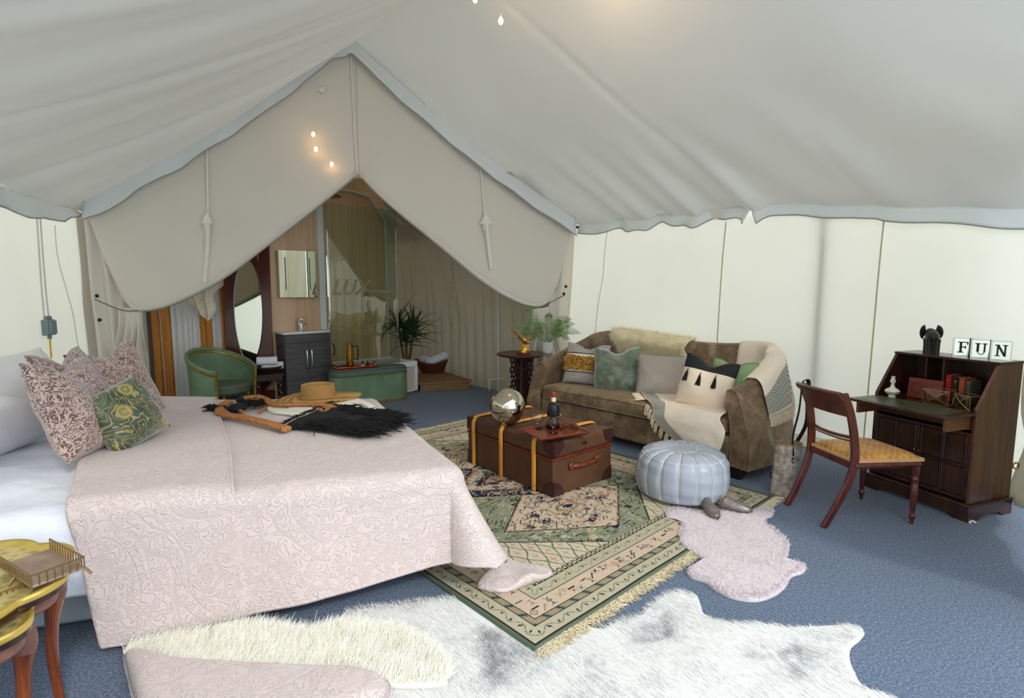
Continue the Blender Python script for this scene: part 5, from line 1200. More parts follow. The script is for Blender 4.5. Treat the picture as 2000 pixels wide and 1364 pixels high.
# ================================================================ POUF
pf = thing('leather_pouf', 'round pale blue-grey leather pouf with white stitching on rug', 'pouf', (1.285, 3.93, FZ))
M_pouf = mat('pouf_leather', (150,158,172), (166,172,184), rough=.38, ns=5, bump=.3, bs=12, bd=.015); M_stw = mat('stitch_white', (214,218,222), rough=.8)
RP, HP = .335, .345
def poufp(a, t):      # t 0 bottom centre .. 1 top centre
    pr = [(0,.0),(.26,.0),(.315,.03),(.335,.10),(.338,.19),(.325,.27),(.285,.325),(.22,.350),(.15,.352),(.10,.343),(.04,.338),(0,.337)]
    s_ = t*(len(pr)-1); i = min(int(s_), len(pr)-2); r = lerp(pr[i][0], pr[i+1][0], s_-i); z = lerp(pr[i][1], pr[i+1][1], s_-i)
    g = abs(math.sin(a*8)); puff = (1-(1-g)**3)*1.0; k = sm(.05, .3, r/.33)
    rr = r*(1-.045*(1-puff)*k*sm(.03,.08,z))*(1+.006*math.sin(z*60+a*3)*sm(.02,.1,z)*(z < .3)); zz = z-.012*(1-puff)*sm(.27,.33,z)*k
    return Vector((rr*math.cos(a), rr*math.sin(a), zz))
m = MB(); m.grid(lambda u, v: poufp(2*PI*u, v), 192, 66, True); m.build('cover', M_pouf, pf, smooth='all')
m = MB()
for k in range(16):
    a = k*PI/8; 
    for da in (-.012, .012): m.tube([poufp(a+da, .14+.68*i/28)*1.004+Vector((0,0,.001)) for i in range(29)], .0022, 4)
m.tube([poufp(i*2*PI/96, .52)*1.003+Vector((0,0,.002)) for i in range(96)], .0025, 4, closed=True)
m.tube([poufp(i*2*PI/60, .82)+Vector((0,0,.003)) for i in range(60)], .0028, 4, closed=True); m.build('stitching', M_stw, pf, smooth=True)
m = MB(); m.lathe([(0,.346),(.06,.345),(.105,.346),(.108,.342)], 30); m.build('centre_disc', M_pouf, pf, smooth=True)
# shoes
def mule(name, label, p, rz):
    o = thing(name, label, 'shoe', p, rz, 'pointed mules'); m = MB()
    ys = [0,.02,.05,.09,.13,.17,.20,.225,.245,.258]; ws = [.020,.030,.034,.033,.038,.043,.040,.030,.016,.003]
    V = []
    for i, (y_, w) in enumerate(zip(ys, ws)):
        t = i/9
        for j in range(12): a = 2*PI*j/12; V.append((w*math.cos(a), y_, .006+.005*math.sin(a)))
    m.add(V, [(i*12+j, i*12+(j+1) % 12, (i+1)*12+(j+1) % 12, (i+1)*12+j) for i in range(9) for j in range(12)]+[tuple(range(12))[::-1]]); m.build('sole', mat('sole_tan', (120,100,84), rough=.6), o, smooth=True)
    def up(u, v):
        y_ = lerp(.085+.035*abs(2*u-1)*-1, .255, v); w = np.interp(y_, ys, ws)*1.04; h = .062*(1-v)**.6*(1-.0*v)+.012; a = PI*(1-u)
        return Vector((w*math.cos(a), y_, .008+h*math.sin(a)**.8))
    m = MB(); m.grid(up, 20, 16); m.build('upper', mat('metallic_taupe', (150,140,136), (118,108,104), rough=.32, metal=.5, ns=20), o, smooth='all', solid=.003)
    m = MB(); m.tube([up(i/16, .0)+Vector((0,0,0)) for i in range(17)], .003, 5); m.build('edge', mat('sole_tan', (120,100,84)), o, smooth=True)
    m = MB(); m.bb(-.022,.022,-.002,.035,0,.012); m.build('heel', mat('heel_dark', (70,56,50), rough=.5), o, bevel=.003); return o
s1 = W(1368, 990, .02); s2 = W(1392, 990, .02)
mule('mule_shoe', 'metallic taupe pointed mule on the left, toe towards the camera', (s1.x+.02, s1.y+.02, .028), 183)
mule('mule_shoe', 'metallic taupe pointed mule on the right, toe pointing right', (s2.x-.0, s2.y+.0, .028), 242)
# ================================================================ BUREAU
BO = Vector((3.050, 3.455, 0)); BA = -70.0; bX = Vector((math.cos(R(BA)), math.sin(R(BA)), 0)); bY = Vector((-bX.y, bX.x, 0)); BWd, BD, BH = .69, .44, 1.05
def bu(x, y, z=0): return BO+bX*x+bY*y+Vector((0, 0, z))
bur = thing('bureau', 'dark oak writing bureau with open leather-topped flap at right', 'desk', BO, BA)
def side(x0, x1, nm, mt):
    m = MB(); m.prism([(0,.10),(BD,.10),(BD,BH),(.19,BH),(0,.76)], x0, x1, lambda y, z, x: (x, y, z)); return m.build(nm, mt, bur, bevel=.003)
side(-.022, 0, 'side_panel', M_side); side(-BWd, -BWd+.022, 'side_panel', M_dark)
m = MB(); m.bb(-BWd-.004, .004, .185, BD+.004, BH, BH+.018); m.build('top', M_dark, bur, bevel=.004)
m = MB(); m.bb(-BWd+.022, -.022, BD-.02, BD-.008, .10, BH); m.build('back_panel', M_dark, bur)
m = MB(); m.bb(-BWd+.022, -.022, .0, BD-.02, .715, .735); m.build('carcass_shelf', M_dark, bur); m = MB(); m.bb(-BWd+.022, -.022, .0, BD-.02, .10, .12); m.build('carcass_floor', M_dark, bur); m = MB(); m.bb(-BWd+.022,-.022,.0,.02,.62,.70); m.build('front_rail', M_dark, bur)
for x, y0 in ((-.345, .20), (-.50, .26)):
    m = MB(); m.bb(x-.006, x+.006, y0, BD-.02, .735, BH); m.build('divider', M_dark, bur)
# flap
m = MB(); m.bb(-BWd+.02, .0, -.325, .0, .722, .742); m.build('writing_flap', M_dark, bur, bevel=.004)
tl_ = mat('green_leather', (52,62,48), (66,76,58), rough=.3, ns=30, bump=.1, bs=150)
m = MB(); m.bb(-BWd+.07, -.05, -.29, -.03, .742, .7435); m.build('leather_skiver', tl_, bur)
m = MB()
for (x0, x1, y0, y1) in ((-BWd+.078,-.058,-.282,-.279),(-BWd+.078,-.058,-.041,-.038),(-BWd+.078,-BWd+.081,-.282,-.038),(-.061,-.058,-.282,-.038)): m.bb(x0, x1, y0, y1, .7435, .7442)
m.build('gold_tooling', mat('gold_line', (176,160,84), rough=.4, metal=.6), bur)
for x in (-.045, -BWd+.045):
    m = MB(); m.bb(x-.010, x+.010, -.24, .02, .625, .715); m.build('lid_support', wood('lopers', (96,54,34), (134,84,56), 6, 1, .4), bur, bevel=.002)
# doors with beaded panels
for k, (x0, x1) in enumerate(((-BWd+.024, -.347), (-.343, -.024))):
    m = MB(); m.bb(x0, x1, -.002, .016, .135, .60); d = m.build('door', M_dark, bur, bevel=.002)
    w_ = (x1-x0-.05)/2
    for i in range(2):
        for j in range(2):
            px0 = x0+.02+i*(w_+.012); pz0 = .165+j*.215; m = MB()
            q = [(px0,-.004,pz0),(px0+w_,-.004,pz0),(px0+w_,-.004,pz0+.195),(px0,-.004,pz0+.195)]; m.tube(q, .007, 6, closed=True); m.bb(px0+.012, px0+w_-.012, -.005, .0, pz0+.012, pz0+.183); m.build('beaded_panel', M_dark, d, smooth=True)
    kx = x1-.012 if k == 0 else x0+.012; m = MB(); m.ell((kx, -.014, .40), (.009,.012,.009), 10, 8); m.build('knob', M_brass, d, smooth=True)
for z in (.20, .54):
    m = MB(); m.bb(-.024,-.018,-.006,.0,z-.02,z+.02); m.build('hinge', M_brass, bur)
# plinth with bracket feet
def plinthpoly(L):
    return [(0,0),(.10,0),(.13,.025),(.20,.035),(L/2,.03),(L-.20,.035),(L-.13,.025),(L-.10,0),(L,0),(L,.10),(0,.10)]
m = MB(); m.prism(plinthpoly(BWd+.03), -.02, .0, lambda x, z, y: (x-BWd-.015, y, z))
m.prism(plinthpoly(BD+.02), .0, .018, lambda y, z, x: (x, y-.018, z)); m.prism(plinthpoly(BD+.02), -BWd-.018, -BWd, lambda y, z, x: (x, y-.018, z)); m.build('plinth', M_dark, bur, bevel=.002)
m = MB(); m.bb(-BWd-.024, .024, -.026, BD+.004, .10, .118); m.build('plinth_moulding', M_dark, bur, bevel=.008)
# things on and in the bureau
def elephant(loc, rz):
    o = thing('elephant_figurine', 'black carved wooden elephant seen from behind on the bureau', 'figurine', loc, rz); M_el = mat('ebony', (26,24,22), (44,40,36), rough=.4, ns=30, bump=.4, bs=60)
    m = MB(); m.ell((0,0,.125), (.075,.045,.048), 20, 14); m.ell((.02,0,.135), (.05,.044,.048), 16, 12); m.ell((.085,0,.15), (.034,.032,.036), 14, 10)
    m.tube(cr([(.10,0,.15),(.125,0,.13),(.13,0,.09),(.125,0,.05),(.135,0,.03)], 14), [.018,.016,.013,.011,.010,.010,.009,.009,.008,.008,.007,.007,.006,.006], 8)
    m.tube(cr([(-.073,0,.14),(-.085,.003,.12),(-.083,.004,.08)], 8), .004, 5)
    for x, y in ((-.045,-.025),(-.045,.025),(.05,-.025),(.05,.025)): m.tube([(x,y,.11),(x*1.02,y,.06),(x*1.03,y,.008),(x*1.03,y,0)], [.022,.018,.018,.019], 10)
    m.build('body', M_el, o, smooth=True)
    for s_ in (-1, 1):
        m = MB()
        def ear(u, v): a = R(-70+u*175); r = .062*v; return Vector((.075-.35*r*math.cos(a)-.01*v, s_*(.028+.55*r*abs(math.cos(a))+.010*v), .155+r*math.sin(a)*.9-.0))
        m.grid(ear, 14, 6); m.build('ear', M_el, o, smooth='all', solid=.004)
        m = MB(); m.tube(cr([(.11,s_*.014,.135),(.135,s_*.018,.125),(.15,s_*.016,.135)], 6), [.005,.005,.004,.003,.002,.001], 6); m.build('tusk', M_white, o, smooth=True)
    return o
e = bu(-.50, .30, BH+.018); elephant(e, 62).scale = (1.0, 1.0, 1.0)
M_mframe = mat('mirror_tile_edge', (150,160,150), rough=.15, metal=.9)
for k, (ch, x) in enumerate((('F', -.285), ('U', -.172), ('N', -.055))):
    p = bu(x, .29-.0*k, BH+.018); b = thing('letter_block', ('mirrored block with the letter F, left of the three letter blocks', 'mirrored block with the letter U, middle of the three letter blocks', 'mirrored block with the letter N, right of the three letter blocks')[k], 'letter block', p, BA+38-4*k, 'mirrored letter blocks')
    m = MB(); m.bb(-.055,.055,0,.035,0,.135); m.build('box', M_mframe, b, bevel=.002)
    m = MB(); m.bb(-.048,.048,-.002,.0,.007,.128); m.build('mirror_face', M_mir, b)
    m = MB(); m.bb(-.055,-.050,-.004,.0,.0,.135); m.bb(.050,.055,-.004,.0,0,.135); m.bb(-.05,.05,-.004,.0,.13,.135); m.bb(-.05,.05,-.004,.0,.0,.006); m.build('bevelled_edge', M_chrome, b)
    # slab-serif letter
    m = MB(); B_ = lambda x0, x1, z0, z1: m.bb(x0, x1, -.006, -.002, z0, z1)
    if ch == 'F': B_(-.020,-.006,.03,.108); B_(-.030,.004,.03,.037); B_(-.030,.028,.101,.108); B_(.020,.028,.088,.108); B_(-.006,.016,.066,.074); B_(.010,.016,.058,.082)
    if ch == 'U':
        B_(-.026,-.012,.048,.108); B_(.012,.022,.048,.108); B_(-.034,-.004,.101,.108); B_(.004,.030,.101,.108)
        m.tube([(.0175*math.cos(a)-.001, -.004, .050+.020*math.sin(a)) for a in [PI+PI*i/12 for i in range(13)]], .007, 6, flat=.4)
    if ch == 'N': B_(-.024,-.014,.03,.108); B_(.014,.024,.03,.108); B_(-.034,-.010,.101,.108); B_(-.032,-.006,.03,.037); B_(.006,.032,.101,.108); m.box((0,-.004,.069), (.013,.004,.086), (0,R(-27),0))
    m.build('letter', mat('letter_black', (14,14,16), rough=.3), b)
vs_ = thing('onion_vase', 'small cream floral onion-shaped vase on the bureau flap', 'vase', bu(-.56, -.0, .743), 0)
m = MB(); m.lathe([(0,0),(.024,0),(.024,.012),(.020,.016),(.040,.028),(.050,.045),(.040,.060),(.018,.072),(.012,.090),(.011,.105),(.018,.115),(.019,.125),(.014,.133),(.011,.15),(.014,.157),(.010,.157),(0,.15)], 28)
m.build('body', mat('floral_ceramic', (222,218,202), (150,136,104), rough=.25, ns=38, lo=.58, hi=.66), vs_, smooth=True)
bx_ = thing('red_wood_box', 'flat reddish mahogany box leaning inside the bureau', 'box', bu(-.44, .16, .737), BA+8)
m = MB(); m.box((0,.02,.075), (.22,.025,.15), (R(-8),0,0)); m.build('body', wood('red_mahogany', (92,30,20), (126,48,32), 5, 0, .35), bx_, bevel=.003)
m = MB(); m.tube([(-.05+.035*math.cos(a), -.004+.008*math.sin(a), .08+.035*math.sin(a)) for a in [i*PI/14 for i in range(28)]], .002, 5, closed=True); m.build('ring_inlay', M_dark, bx_)
for k, (x, w_, h_, col, nm, sp2) in enumerate(((-.318,.034,.20,(150,34,26),'red hardback book, first from the left in the bureau',0),(-.272,.030,.19,(24,26,24),'black hardback book with gilt spine in the bureau',1),(-.232,.034,.19,(160,72,40),'orange-brown hardback book in the bureau',0),(-.190,.028,.175,(70,72,62),'grey-green faded book, last on the right in the bureau',0))):
    b = thing('book', nm, 'book', bu(x, .22, .737), BA, 'old books in the bureau')
    m = MB(); m.bb(-w_/2,w_/2,0,.004,0,h_); m.bb(-w_/2,-w_/2+.003,0,.12,0,h_); m.bb(w_/2-.003,w_/2,0,.12,0,h_); m.build('cover', mat('book_cloth_%d' % k, col, rough=.6), b, bevel=.002)
    m = MB(); m.bb(-w_/2+.003,w_/2-.003,.004,.115,.004,h_-.004); m.build('pages', mat('pages', (200,188,160), rough=.9), b)
    m = MB()
    for z in ((.15,.16,.03) if sp2 else (.16,.05)): m.bb(-w_/2+.004,w_/2-.004,-.001,.0,z,z+.004)
    m.build('gilt_bands', mat('gilt', (170,150,90), rough=.4, metal=.6), b)
b = mat('glass_facet', (90,96,88), rough=.05)
def terr(name, label, loc, rz, V, E_, s_=1.0):
    o = thing(name, label, 'terrarium', loc, rz, 'geometric holders'); m = MB()
    for a, b_ in E_: m.tube([Vector(V[a])*s_, Vector(V[b_])*s_], .0035, 5)
    m.build('brass_frame', mat('aged_brass', (164,132,84), rough=.35, metal=.8), o, smooth=True); return o
V = [(-.07,-.03,0),(.07,-.03,0),(.07,.06,0),(-.07,.06,0),(-.078,-.045,.105),(.078,-.045,.105),(.078,.07,.105),(-.078,.07,.105),(0.01,-.075,.06)]
E0 = [(0,1),(1,2),(2,3),(3,0),(4,5),(5,6),(6,7),(7,4),(0,4),(1,5),(2,6),(3,7),(8,0),(8,4),(8,5),(8,1)]
def panes(o, V, F): m = MB(); m.add(V, F); m.build('glass_panes', M_cg, o)
o = terr('geometric_terrarium', 'brass and glass geometric candle holder left of its twin on the flap', bu(-.265, .03, .745), BA+15, V, E0); m = MB(); m.add(V, [(0,1,8),(0,8,4),(4,8,5),(1,5,8),(1,2,6,5),(0,4,7,3)]); m.build('glass_panes', M_glass, o)
o = terr('geometric_terrarium', 'brass and glass geometric candle holder in the bureau right corner', bu(-.105, .07, .738), BA-20, [(x*.8, y*.8, z*.95) for x, y, z in V], E0); m = MB(); m.add([(x*.8, y*.8, z*.95) for x, y, z in V], [(0,1,8),(0,8,4),(4,8,5),(1,5,8),(1,2,6,5),(0,4,7,3)]); m.build('glass_panes', M_glass, o)
# ================================================================ CHAIR
ch = thing('dining_chair', 'mahogany sabre-leg chair with gold upholstered seat at the bureau', 'chair', (2.385, 3.60, 0), 8)
M_mc = wood('chair_mahogany', (58,18,12), (104,40,26), 6, 2, .22, .5)
for s_ in (-1, 1):
    q = cr([(-.38, s_*.185, 0), (-.31, s_*.19, .13), (-.235, s_*.20, .30), (-.205, s_*.205, .44), (-.215, s_*.20, .60), (-.25, s_*.195, .76), (-.30, s_*.19, .885)], 40)
    m = MB(); V = []
    for i, p in enumerate(q):
        t = (q[min(39, i+1)]-q[max(0, i-1)]).normalized(); nn = Vector((t.z, 0, -t.x)); w = lerp(.019, .024, sm(0,.4,p.z) if p.z < .45 else 1-sm(.5,.9,p.z)*.4); dd = .013
        V += [p+nn*w+Vector((0,dd,0)), p-nn*w+Vector((0,dd,0)), p-nn*w-Vector((0,dd,0)), p+nn*w-Vector((0,dd,0))]
    m.add(V, [(i*4+j, i*4+(j+1) % 4, (i+1)*4+(j+1) % 4, (i+1)*4+j) for i in range(39) for j in range(4)]+[(0,1,2,3),(156,157,158,159)]); m.build('leg', M_mc, ch, bevel=.003, smooth=False)
    m = MB(); m.lathe([(0,0),(.010,.0),(.012,.03),(.018,.045),(.019,.06),(.012,.075),(.015,.09),(.020,.20),(.022,.27),(.016,.285),(.023,.30),(.023,.315),(.016,.33),(.022,.345),(.024,.40),(.024,.42),(0,.42)], 20, (.24, s_*.215, 0)); m.build('leg', M_mc, ch, smooth=True, angle=60)
m = MB()
for s_ in (-1, 1): m.tube([(-.205, s_*.205, .415), (.255, s_*.225, .415)], .026, 4, flat=1)
m.bb(.23,.262,-.225,.225,.39,.435); m.bb(-.22,-.19,-.2,.2,.39,.435); m.build('seat_rail', M_mc, ch, bevel=.004)
ts_ = NT('gold_lattice_velvet'); vv = ts_.co(1.0, (0,0,R(45))); br = ts_.N('ShaderNodeTexBrick'); br.offset = 0.0; br.inputs['Scale'].default_value = 1; br.inputs['Mortar Size'].default_value = .0016; br.inputs['Mortar Smooth'].default_value = .6; br.inputs['Brick Width'].default_value = .034; br.inputs['Row Height'].default_value = .034; ts_.L(vv, br.inputs['Vector'])
n = ts_.noise(ts_.co(1.0), 9, 3); gcol = ts_.ramp(n, [(.35, lin((168,104,22))), (.65, lin((206,144,48)))]); ts_.set(Base_Color=ts_.mix(br.outputs['Fac'], gcol, lin((222,196,136))), Roughness=.55); ts_.b.inputs['Sheen Weight'].default_value = .15; ts_.bump(br.outputs['Fac'], -.5, .004)
def seatc(u, v):
    a, b_ = 2*u-1, 2*v-1; w = lerp(.205, .232, u); e = (1-abs(a)**5)*(1-abs(b_)**5); return Vector((-.205+.475*u, b_*w, .43+.035*min(1, e*3)**.5+.022*e))
m = MB(); m.grid(seatc, 30, 30); m.add([(-.205,-.205,.43),(.27,-.232,.43),(.27,.232,.43),(-.205,.205,.43)], [(0,1,2,3)]); m.build('seat', ts_.m, ch, smooth='all')
m = MB(); m.tube([(-.207,-.207,.438),(.272,-.234,.438),(.272,.234,.438),(-.207,.207,.438)], .007, 6, closed=True); m.tube([(-.207,-.207,.450),(.272,-.234,.450),(.272,.234,.450),(-.207,.207,.450)], .005, 6, closed=True); m.build('braid', mat('peach_braid', (206,166,124), rough=.7), ch, smooth=True)
# crest rail: a curved board with a rolled top, and a thin middle rail
m = MB(); Vv = []
for i in range(25):
    y = lerp(-.205, .205, i/24); bow = -.022*(1-(y/.205)**2)
    for (dx, z) in ((.012,.735),(.012,.83),(.024,.86),(.016,.888),(-.008,.900),(-.030,.890),(-.030,.865),(-.012,.845),(-.010,.735)): Vv.append((-.255+dx+bow-.45*(z-.735), y, z))
m.add(Vv, [(i*9+j, i*9+(j+1) % 9, (i+1)*9+(j+1) % 9, (i+1)*9+j) for i in range(24) for j in range(9)]+[tuple(range(9)), tuple(216+j for j in range(9))[::-1]]); m.build('crest_rail', M_mc, ch, smooth=True, angle=50)
m = MB(); m.tube(cr([(-.225,-.195,.60),(-.238,-.10,.592),(-.243,0,.590),(-.238,.10,.592),(-.225,.195,.60)], 20), .012, 8); m.tube(cr([(-.222,-.195,.575),(-.238,-.08,.570),(-.238,.08,.570),(-.222,.195,.575)], 16), .006, 6); m.build('middle_rail', M_mc, ch, smooth=True)
# ================================================================ BOTTLE BASKET hanging by its strap from the chair back
bb_ = Vector((2.035, 3.93, 0)); bt_ = thing('wicker_bottle_carrier', 'grey wicker bottle carrier with black strap looped over the chair back', 'basket', bb_, 0)
tw = NT('grey_wicker'); vv = tw.co(1.0); nn_ = tw.noise(vv, 25, 2); tw.set(Base_Color=tw.ramp(nn_, [(.35, lin((140,126,114))), (.65, lin((196,184,170)))]), Roughness=.7); M_gw = tw.m
tilt = Vector((.10, -.02, 1)).normalized(); rows_ = 46; Hh = .40
m = MB()
for i in range(rows_):
    z = .01+Hh*i/rows_; r = lerp(.068, .088, i/rows_); c0 = tilt*z
    m.tube([c0+Vector(((r+.004*math.cos(12*a+i*PI))*math.cos(a), (r*.85+.004*math.cos(12*a+i*PI))*math.sin(a), 0)) for a in [k*PI/24 for k in range(48)]], .0048, 5, closed=True)
m.build('woven_body', M_gw, bt_, smooth=True)
m = MB()
for k in range(12): a = k*PI/6+.13; m.tube([tilt*z+Vector((lerp(.066,.086,z/Hh)*math.cos(a), lerp(.066,.086,z/Hh)*.85*math.sin(a), 0)) for z in (0,.1,.2,.3,.41)], .006, 5)
m.lathe([(0,.0),(.066,.0),(.066,.008)], 20, (0,0,.002), 1, .85); m.build('stake', M_gw, bt_, smooth=True)
m = MB()
T0 = tilt*Hh
for i in range(8):
    r = .012+i*.011; m.tube([T0+Vector((r*math.cos(a), r*.85*math.sin(a), .006)) for a in [k*PI/16 for k in range(32)]], .006, 5, closed=True)
m.lathe([(0,.0),(.088,.0)], 20, tuple(T0), 1, .85); m.build('lid', mat('lid_wicker', (150,124,96), (110,86,64), rough=.7, ns=50), bt_, smooth=True)
def wch(x, y, z): a = R(8); return Vector((2.385+math.cos(a)*x-math.sin(a)*y, 3.60+math.sin(a)*x+math.cos(a)*y, z))-bb_
m = MB(); top_ = wch(-.305, .17, .915); s0 = T0+Vector((-.01,-.085,-.05)); s1_ = T0+Vector((.07,.06,-.04))
m.tube(cr([s0+Vector((0,0,-.07)), s0, s0+Vector((.0,.02,.12)), s0.lerp(top_, .6)+Vector((-.01,0,0)), top_+Vector((-.025,-.01,-.03)), top_, top_+Vector((.03,.01,-.02)), top_+Vector((.035,.02,-.15)), s1_.lerp(top_, .35)+Vector((.06,0,0)), s1_], 60), .013, 6, flat=.22)
m.build('strap', mat('black_leather', (22,20,20), rough=.35), bt_, smooth=True)
m = MB(); m.ell(tuple(s0+Vector((-.004,-.012,-.02))), (.006,.005,.006), 8, 6); m.ell(tuple(s0+Vector((-.004,-.012,-.05))), (.006,.005,.006), 8, 6); m.build('stud', M_chrome, bt_, smooth=True)
m = MB(); m.tube([(-.085,-.02,.14),(-.095,-.02,.16),(-.088,-.02,.18)], .006, 5); m.build('clasp', M_black, bt_, smooth=True)
# small things on the floor by the bureau
q = W(1898, 1022); m = MB(); m.tube(cr([(-.02,-.01,.008),(-.008,.012,.009),(.01,.012,.009),(.02,-.008,.008)], 10), .007, 6); tag(m.build('white_clip', M_white, None, smooth=True, loc=(q.x, q.y, 0)), 'tiny curved white clip on the carpet before the bureau', 'clip')
m = MB(); m.tube(cr([W(1972, 925, .10), W(1974, 945, .03), W(1970, 960, .008), W(1962, 966, .008), W(1950, 967, .008)], 16), .004, 6); tag(m.build('floor_cable', mat('cable_white', (206,206,196)), None, smooth=True), 'white cable end on the carpet behind the bureau', 'cable')
# ================================================================ NESTED TABLES with brass trays
def lobed(r, k=.10, n=96, lob=8): return [((r*(1+k*(abs(math.cos(lob/2*a))-.6)))*math.cos(a), (r*(1+k*(abs(math.cos(lob/2*a))-.6)))*math.sin(a)) for a in [i*2*PI/n for i in range(n)]]
tbr = NT('engraved_brass'); vv = tbr.co(1.0); vo = tbr.N('ShaderNodeTexVoronoi'); vo.inputs['Scale'].default_value = 34; tbr.L(vv, vo.inputs['Vector'])
rr_ = tbr.N('ShaderNodeVectorMath'); rr_.operation = 'LENGTH'; tbr.L(vv, rr_.inputs[0]); ring = tbr.math('SINE', tbr.math('MULTIPLY', rr_.outputs['Value'], 150.0))
n_ = tbr.noise(vv, 60, 3); hh = tbr.math('ADD', tbr.math('MULTIPLY', ring, .15), tbr.math('ADD', vo.outputs[0], tbr.math('MULTIPLY', n_, .6)))
tbr.set(Base_Color=tbr.ramp(hh, [(.3, lin((166,142,82))), (.9, lin((224,206,140)))]), Metallic=.55, Roughness=.38); tbr.bump(hh, .4, .003); M_eng = tbr.m
M_burr = wood('burr_walnut', (84,34,14), (150,74,28), 5, 2, .2, .6); M_rose = mat('rosy_walnut', (128,90,80), (104,66,54), rough=.4, ns=12); M_yb = mat('yellow_brass', (206,176,84), (226,200,110), rough=.3, metal=.6, ns=10)
def pie_table(label, loc, rz, r, H, scale=1):
    o = thing('pie_crust_table', label, 'table', loc, rz); L1 = lobed(r); L2 = lobed(r*.86)
    m = MB(); m.prism(lobed(r*.985), H-.035, H-.012); m.build('top_rim', mat('rim_dark_wood', (44,22,14), rough=.25, coat=.4), o, bevel=.004)
    m = MB(); n = 96; prof = [(1.0,-.012),(1.015,.006),(.995,.012),(.955,.004),(.91,.0),(.88,-.004)]
    Lb = lobed(r); V = [(x*s_, y*s_, H+z) for s_, z in prof for x, y in Lb]; m.add(V, [(i*n+j, i*n+(j+1) % n, (i+1)*n+(j+1) % n, (i+1)*n+j) for i in range(5) for j in range(n)]); m.build('brass_border', M_yb, o, smooth='all')
    m = MB(); m.prism([(x*.885, y*.885) for x, y in Lb], H-.012, H-.003); m.build('engraved_plate', M_eng, o)
    m = MB(); m.prism(lobed(r*.90), H-.085, H-.035); m.build('apron', M_rose, o, bevel=.01)
    for k in range(4):
        a = k*PI/2+PI/4; rr = r*.84; ca_, sa_ = math.cos(a), math.sin(a)
        q = cr([(rr*.93, .0, H-.06), (rr*1.03, 0, H-.12), (rr*.98, 0, H-.22), (rr*.94, 0, H-.36), (rr*.97, 0, .05), (rr*1.03, 0, .0)], 30); rad = [np.interp(p.z, [0,.05,H-.25,H-.14,H-.06], [.020,.015,.021,.034,.030]) for p in q]
        q = [Vector((p.x*ca_, p.x*sa_, p.z)) for p in q]; kk = next(i for i, p in enumerate(q) if p.z < H-.155)
        m = MB(); m.tube(q[kk:], rad[kk:], 10); lg = m.build('leg', M_burr, o, smooth=True); m = MB(); m.tube(q[:kk+1], [x*1.03 for x in rad[:kk+1]], 10); m.build('knee', M_rose, lg, smooth=True)
    return o
H1 = .60
P1 = W(-70, 1165, H1); pie_table('larger pie-crust side table with engraved brass tray top, rear', (P1.x-.11, P1.y+.02, 0), 12, .335, H1)
H2 = .55
P2 = W(-95, 1235, H2); pie_table('smaller pie-crust side table with brass top, in front', (P2.x-.05, P2.y-.02, 0), 12, .24, H2)
# little gallery trays on them
def gallery(label, loc, rz, L, Wd):
    o = thing('gallery_stand', label, 'stand', loc, rz, None); m = MB(); m.bb(-L, 0, 0, Wd, .018, .026); m.build('base', mat('pinkish_brass', (176,148,130), (150,128,110), rough=.4, metal=.4, ns=12), o, bevel=.002)
    m = MB(); 
    for (p, q, n) in (((-L,Wd),(0,Wd),13),((0,Wd),(0,0),7),((-L,0),(0,0),13)):
        m.tube([(p[0],p[1],.06),(q[0],q[1],.06)], .003, 5)
        for i in range(n+1): x = lerp(p[0], q[0], i/n); y = lerp(p[1], q[1], i/n); m.tube([(x,y,.022),(x,y,.06)], .0022, 4)
    m.build('gallery_rail', mat('rail_brass', (140,112,76), rough=.35, metal=.7), o, smooth=True)
    for x, y, dx, dy in ((0,0,.018,-.015),(-L*.5,0,.0,-.02),(0,Wd,.015,.012)):
        m = MB(); m.tube([(x,y,.022),(x+dx,y+dy,.0)], .004, 6); m.build('foot', mat('rail_brass', (140,112,76), rough=.35, metal=.7), o, smooth=True)
    return o
g1 = W(62, 1150, H1+.02); gallery('small pierced brass gallery stand on the larger pie-crust table', (g1.x, g1.y, H1), 150-180, .26, .14)
g2 = W(-20, 1190, H2+.02); gallery('small pierced brass gallery stand on the smaller pie-crust table', (g2.x, g2.y, H2-.002), 150-180, .16, .10)
